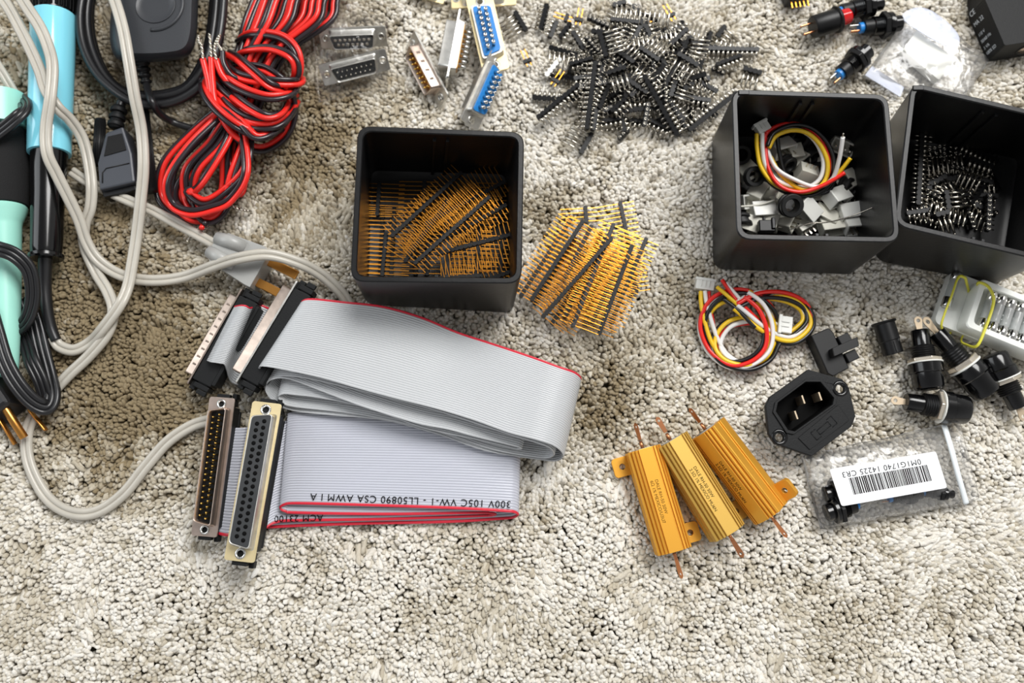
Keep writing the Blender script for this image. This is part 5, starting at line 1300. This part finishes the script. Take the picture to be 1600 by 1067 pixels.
def push_button(label, a, b, r=5.2, col='blue', cap='black'):
    A = P(*a); B = P(*b); X = B - A; L = X.length; e = thing('push_button', label, 'push button', A, X); kx = L / 30; K = Matrix.Diagonal((kx, r / 6.6, r / 6.6, 1))
    def bd(prof, nm, m, n=28): return sharp(lx(prof, n, K).build(nm, MT[m], e))
    bd([(.01, 0), (2.6, 0), (2.9, .4), (2.9, 3.2)], 'contact_block', col)
    bd([(3.3, 3), (4.2, 3.1), (4.2, 9.5)], 'body', 'blk')
    bd([(4.2, 9.4)] + threads(5.2, 9.6, 16.5, 1.2) + [(4.8, 16.6)], 'thread', 'blk_gloss')
    o = lx([(4.8, 16), (7.2, 16), (7.4, 16.3), (7.4, 19.3), (7.2, 19.6), (4.8, 19.6)], 6, K).build('nut', MT['blk'], e, bevel=.3)
    for p in o.data.polygons: p.use_smooth = False
    bd([(4.8, 19.6), (6.4, 19.8), (6.6, 20.2), (6.6, 23.0), (6.0, 23.6), (4.4, 23.7)], 'bezel', 'blk_gloss')
    bd([(4.3, 23.4), (4.3, 29.2), (3.9, 29.8), (3.2, 30), (.01, 30)], 'cap', 'blk_gloss' if cap == 'black' else cap)
    for s_ in (-1.6, 1.6):
        q = MB(); q.box((-3.0, s_, 0), (6.5, .45, 1.9), 0, K); q.build('terminal', MT['steel'] if s_ > 0 else MT['copper'], e, bevel=.1)
    return e
def bags():
    MT['zipw'] = mat('white_zip_polyethylene', (226, 232, 234), 0.35)
    # bag with the barcode label
    O = P(1400, 750, 0)
    e = thing('plastic_bag', 'clear zip bag with a white barcode label, holding small push buttons', 'plastic bag', O)
    sheet([(1252, 712), (1474, 663), (1510, 788), (1280, 828)], 2, 9, 30, 20, 3.0, 1.5).build('film', MT['film'], e, origin=O)
    sheet([(1474, 663), (1500, 657), (1530, 778), (1510, 788)], 2.5, 1.2, 8, 20, 9.0, .9).build('flap', MT['film'], e, origin=O)
    mb = MB(); mb.tube(cr(W([(1475, 664, 5), (1486, 700, 8), (1497, 742, 8), (1510, 787, 5)]), 8), 1.4, 8, flat=.6); mb.build('zip_strip', MT['zipw'], e, origin=O)
    mb = MB(); zc = 13.6
    c = [P(1296, 733, 14.2), P(1462, 705, 14.2), P(1480, 762, 14.2), P(1315, 791, 14.2)]
    mb.prism([(p.x, p.y) for p in loop4(c, 1.2, 3)], 14.0, 14.3); lb = mb.build('label', MT['paper'], e, origin=O)
    ux = (c[1] - c[0]).normalized(); uy = (c[0] - c[3]).normalized()
    b = [P(1326, 747, 14.35), P(1448, 726, 14.35), P(1456, 751, 14.35), P(1334, 773, 14.35)]
    rb = random.Random(8); mb = MB(); x = 0.0; Wd = (b[1] - b[0]).length
    while x < Wd - .3:
        w = rb.choice([.22, .22, .42, .62]); a0 = b[0].lerp(b[1], x / Wd); a1 = b[0].lerp(b[1], min(1, (x + w) / Wd)); d0 = b[3].lerp(b[2], x / Wd); d1 = b[3].lerp(b[2], min(1, (x + w) / Wd))
        mb.add([a0, a1, d1, d0, a0 + Vector((0, 0, .02)), a1 + Vector((0, 0, .02)), d1 + Vector((0, 0, .02)), d0 + Vector((0, 0, .02))], [(4, 7, 6, 5), (0, 1, 2, 3)])
        x += w + rb.choice([.2, .3, .3, .5])
    mb.build('barcode', MT['ink'], lb, origin=O)
    t = lettering(lb, '0M1G1740 14225 CR3', 3.7, P(1438, 717, 14.35), P(1333, 735, 14.35) - P(1438, 717, 14.35), (0, 0, 1), MT['ink'], O, sx=1.12)
    for l, a, b_, r in (('push button in the barcode bag, its round black cap at the lower left corner', (1340, 786, 7), (1290, 802, 7), 6.4), ('push button in the barcode bag with its cap peeking out left of the label', (1345, 758, 7), (1288, 773, 7), 6.0),
                        ('push button in the barcode bag showing blue below the label', (1388, 779, 5), (1440, 770, 5), 4.4), ('push button in the barcode bag, dark stem near the zip', (1440, 770, 5), (1490, 772, 5), 3.2)):
        push_button(l, a, b_, r)
    # frosted bag with the white block
    O = P(1445, 85, 0)
    e = thing('plastic_bag', 'crumpled clear bag with a frosted strip, a white block inside', 'plastic bag', O)
    sheet([(1427, 12), (1546, 92), (1500, 170), (1349, 120)], 1.5, 7, 26, 20, 13.0, 1.6).build('film', MT['film'], e, origin=O)
    q = [P(1430, 10, 12), P(1462, 14, 13), P(1500, 50, 12.5), P(1487, 74, 11), P(1413, 31, 11)]
    mb = MB(); mb.prism([(p.x, p.y) for p in cr(q, 5, True)], 10.2, 10.6); mb.build('header_strip', MT['film_frost'], e, origin=O)
    q = [P(1351, 118, 3), P(1362, 104, 3), P(1412, 137, 3), P(1406, 152, 3)]
    mb = MB(); mb.prism([(p.x, p.y) for p in q], 3.2, 3.6); mb.build('seal_strip', MT['film_frost'], e, origin=O)
    c = [P(1432, 47, 7), P(1494, 92, 7), P(1467, 125, 7), P(1411, 77, 7)]
    mb = MB(); mb.prism([(p.x, p.y) for p in loop4(c[::-1], .8, 3)], 1.5, 7.0); o = mb.build('white_block', MT['white'], origin=P(1452, 86, 0), bevel=.4); tag(o, 'white rectangular block lying inside the crumpled clear bag', 'plastic block')
    # clear bag round the two serial connectors
    O = P(545, 95, 0)
    e = thing('plastic_bag', 'thin clear bag covering the two black-faced connectors beside the red wire', 'plastic bag', O)
    sheet([(488, 18), (604, 26), (606, 140), (496, 160)], 2.0, 15, 26, 26, 23.0, 1.8).build('film', MT['film_thin'], e, origin=O)
bags()
push_button('red-lensed indicator barrel lying beside the row of push buttons', (1310, 30, 9), (1254, 48, 9), .1)
_pb = [o for o in COL.objects if o.get('label', '').startswith('red-lensed')][0]
for _ch in list(_pb.children): bpy.data.objects.remove(_ch)
_pb.name = 'indicator_lamp'; _pb['category'] = 'indicator lamp'; _pb['label'] = 'black indicator lamp barrel with a bright red lens and two pins'
def lamp():
    L = (P(1254, 48, 9) - P(1328, 24, 9)).length; A = P(1328, 24, 9); e = _pb; e.location = A * S
    def bd(prof, nm, m): return sharp(lx(prof, 30).build(nm, MT[m], e))
    bd([(.01, 0), (3.4, 0), (4.1, .8), (4.4, 6.6), (4.4, 7)], 'lens', 'redlens')
    bd([(4.3, 6.6), (6.8, 6.8), (7.0, 7.2), (7.0, 8.0), (6.2, 8.4), (5.9, 8.6), (5.9, 20.5), (5.3, 21.5), (.01, 21.8)], 'barrel', 'blk')
    for s_ in (-2.4, 2.4):
        q = MB(); q.box((24.5, s_, 0), (6, .5, 1.4)); q.build('pin', MT['copper'], e, bevel=.1)
lamp()
push_button('push button with blue base cut off by the top edge, above the red lamp', (1308, 20, 8), (1378, 4, 8), 6.2)
push_button('push button with blue base and clear-sleeved terminals, touching the red lamp', (1342, 44, 7), (1408, 36, 7), 6.4)
push_button('push button lying alone between the lamp and the second bin', (1310, 118, 7), (1357, 78, 9), 6.6)

# ---------------------------------------------------------------- solenoid coil block
def coilblock():
    h = 17.0; base = [P(1542, 97, 0), P(1512, 26, 0), P(1580, -75, 0), P(1650, 60, 0)]
    d1 = base[1] - base[0]; d2 = Vector((d1.y, -d1.x, 0)).normalized() * 52
    base = [base[0], base[0] + d2, base[0] + d2 + d1 * 2.3, base[0] + d1 * 1.0]
    b = [P(1542, 97, 0), P(1512, 26, 0)]; X = (b[1] - b[0]); 
    O = P(1560, 40, 0); e = thing('solenoid_coil', 'black coil block with white printing on its side and a round hole in its end', 'coil', O)
    # footprint: near corner, far-left corner, then a slab running off the frame
    v1 = (b[1] - b[0]).normalized(); v2 = (P(1625, 84, 0) - P(1542, 97, 0)).normalized()
    c = [b[0], b[0] + v2 * 34, b[0] + v2 * 34 + v1 * 40, b[1] + v1 * 6]
    c = [b[0], b[0] + v2 * 34, b[1] + v2 * 34, b[1]]
    mb = MB(); pts = [(p.x, p.y) for p in loop4(c, 1.0, 3)]
    mb.prism(pts, 0, h)
    c2 = [b[1] - v1 * .5, b[1] + v2 * 34 - v1 * .5, b[1] + v2 * 34 + v1 * 26 + v2 * 0, b[1] + v1 * 26 + v2 * 9]
    mb.prism([(p.x, p.y) for p in loop4(c2, 1.0, 3)], 0, h)
    mb.build('housing', MT['blk_matte'], e, bevel=.8, origin=O)
    # end face (towards the bins) with hole
    n_end = Vector((v2.y, -v2.x, 0)); 
    ce = b[0] + v2 * 17 + n_end * .1 + Vector((0, 0, h * .5))
    mb = MB(); T = Matrix.Translation(ce) @ n_end.to_track_quat('Z', 'Y').to_matrix().to_4x4(); mb.lathe([(4.2, -.6), (4.4, .25), (5.4, .25), (5.5, -.2)], 32, 0, T); mb.build('hole_rim', MT['blk'], e, origin=O)
    mb = MB(); mb.lathe([(4.3, -.1), (4.3, .06), (.01, .06)], 32, 0, T); mb.build('core', MT['steel_dull'], e, origin=O)
    # printing on the left face
    n_l = Vector((-v1.y, v1.x, 0)); 
    if n_l.dot(v2) > 0: n_l = -n_l
    # a line starts near the top edge and runs down the face towards the floor, read from the far end of the block
    Lf = (b[1] - b[0]).length
    for t, s_, sz, dz in ((.93, 'CE', 4.0, 0), (.72, 'MA 22', 3.3, 0), (.50, '110 V', 2.5, 0), (.36, '50/60 Hz', 2.5, 0), (.22, '3 VA', 2.5, 0), (.10, '100% ED', 2.5, 0)):
        p = b[0] + v1 * (Lf * t) + n_l * .08; p.z = 2.0
        lettering(e, s_, sz, p, (0, 0, 1), n_l, MT['inkwhite'], O, sx=1.0)
coilblock()
def topblock():
    O = P(1245, 0, 0); e = thing('pin_socket', 'black multi-pin socket cut off by the top edge above the red lamp', 'socket', O)
    mb = MB(); M = Matrix.Translation(P(1243, -10, 5)) @ Matrix.Rotation(R(8), 4, 'Z'); mb.box((0, 0, 0), (12, 10, 9), 0, M); mb.build('housing', MT['blk'], e, bevel=.5, origin=O)
    for i in range(5):
        mb = MB(); mb.box((-4 + i * 2.2, -6.5, 1.5), (.6, 5, .6), 0, M); mb.build('pin', MT['gold'], e, origin=O)
topblock()
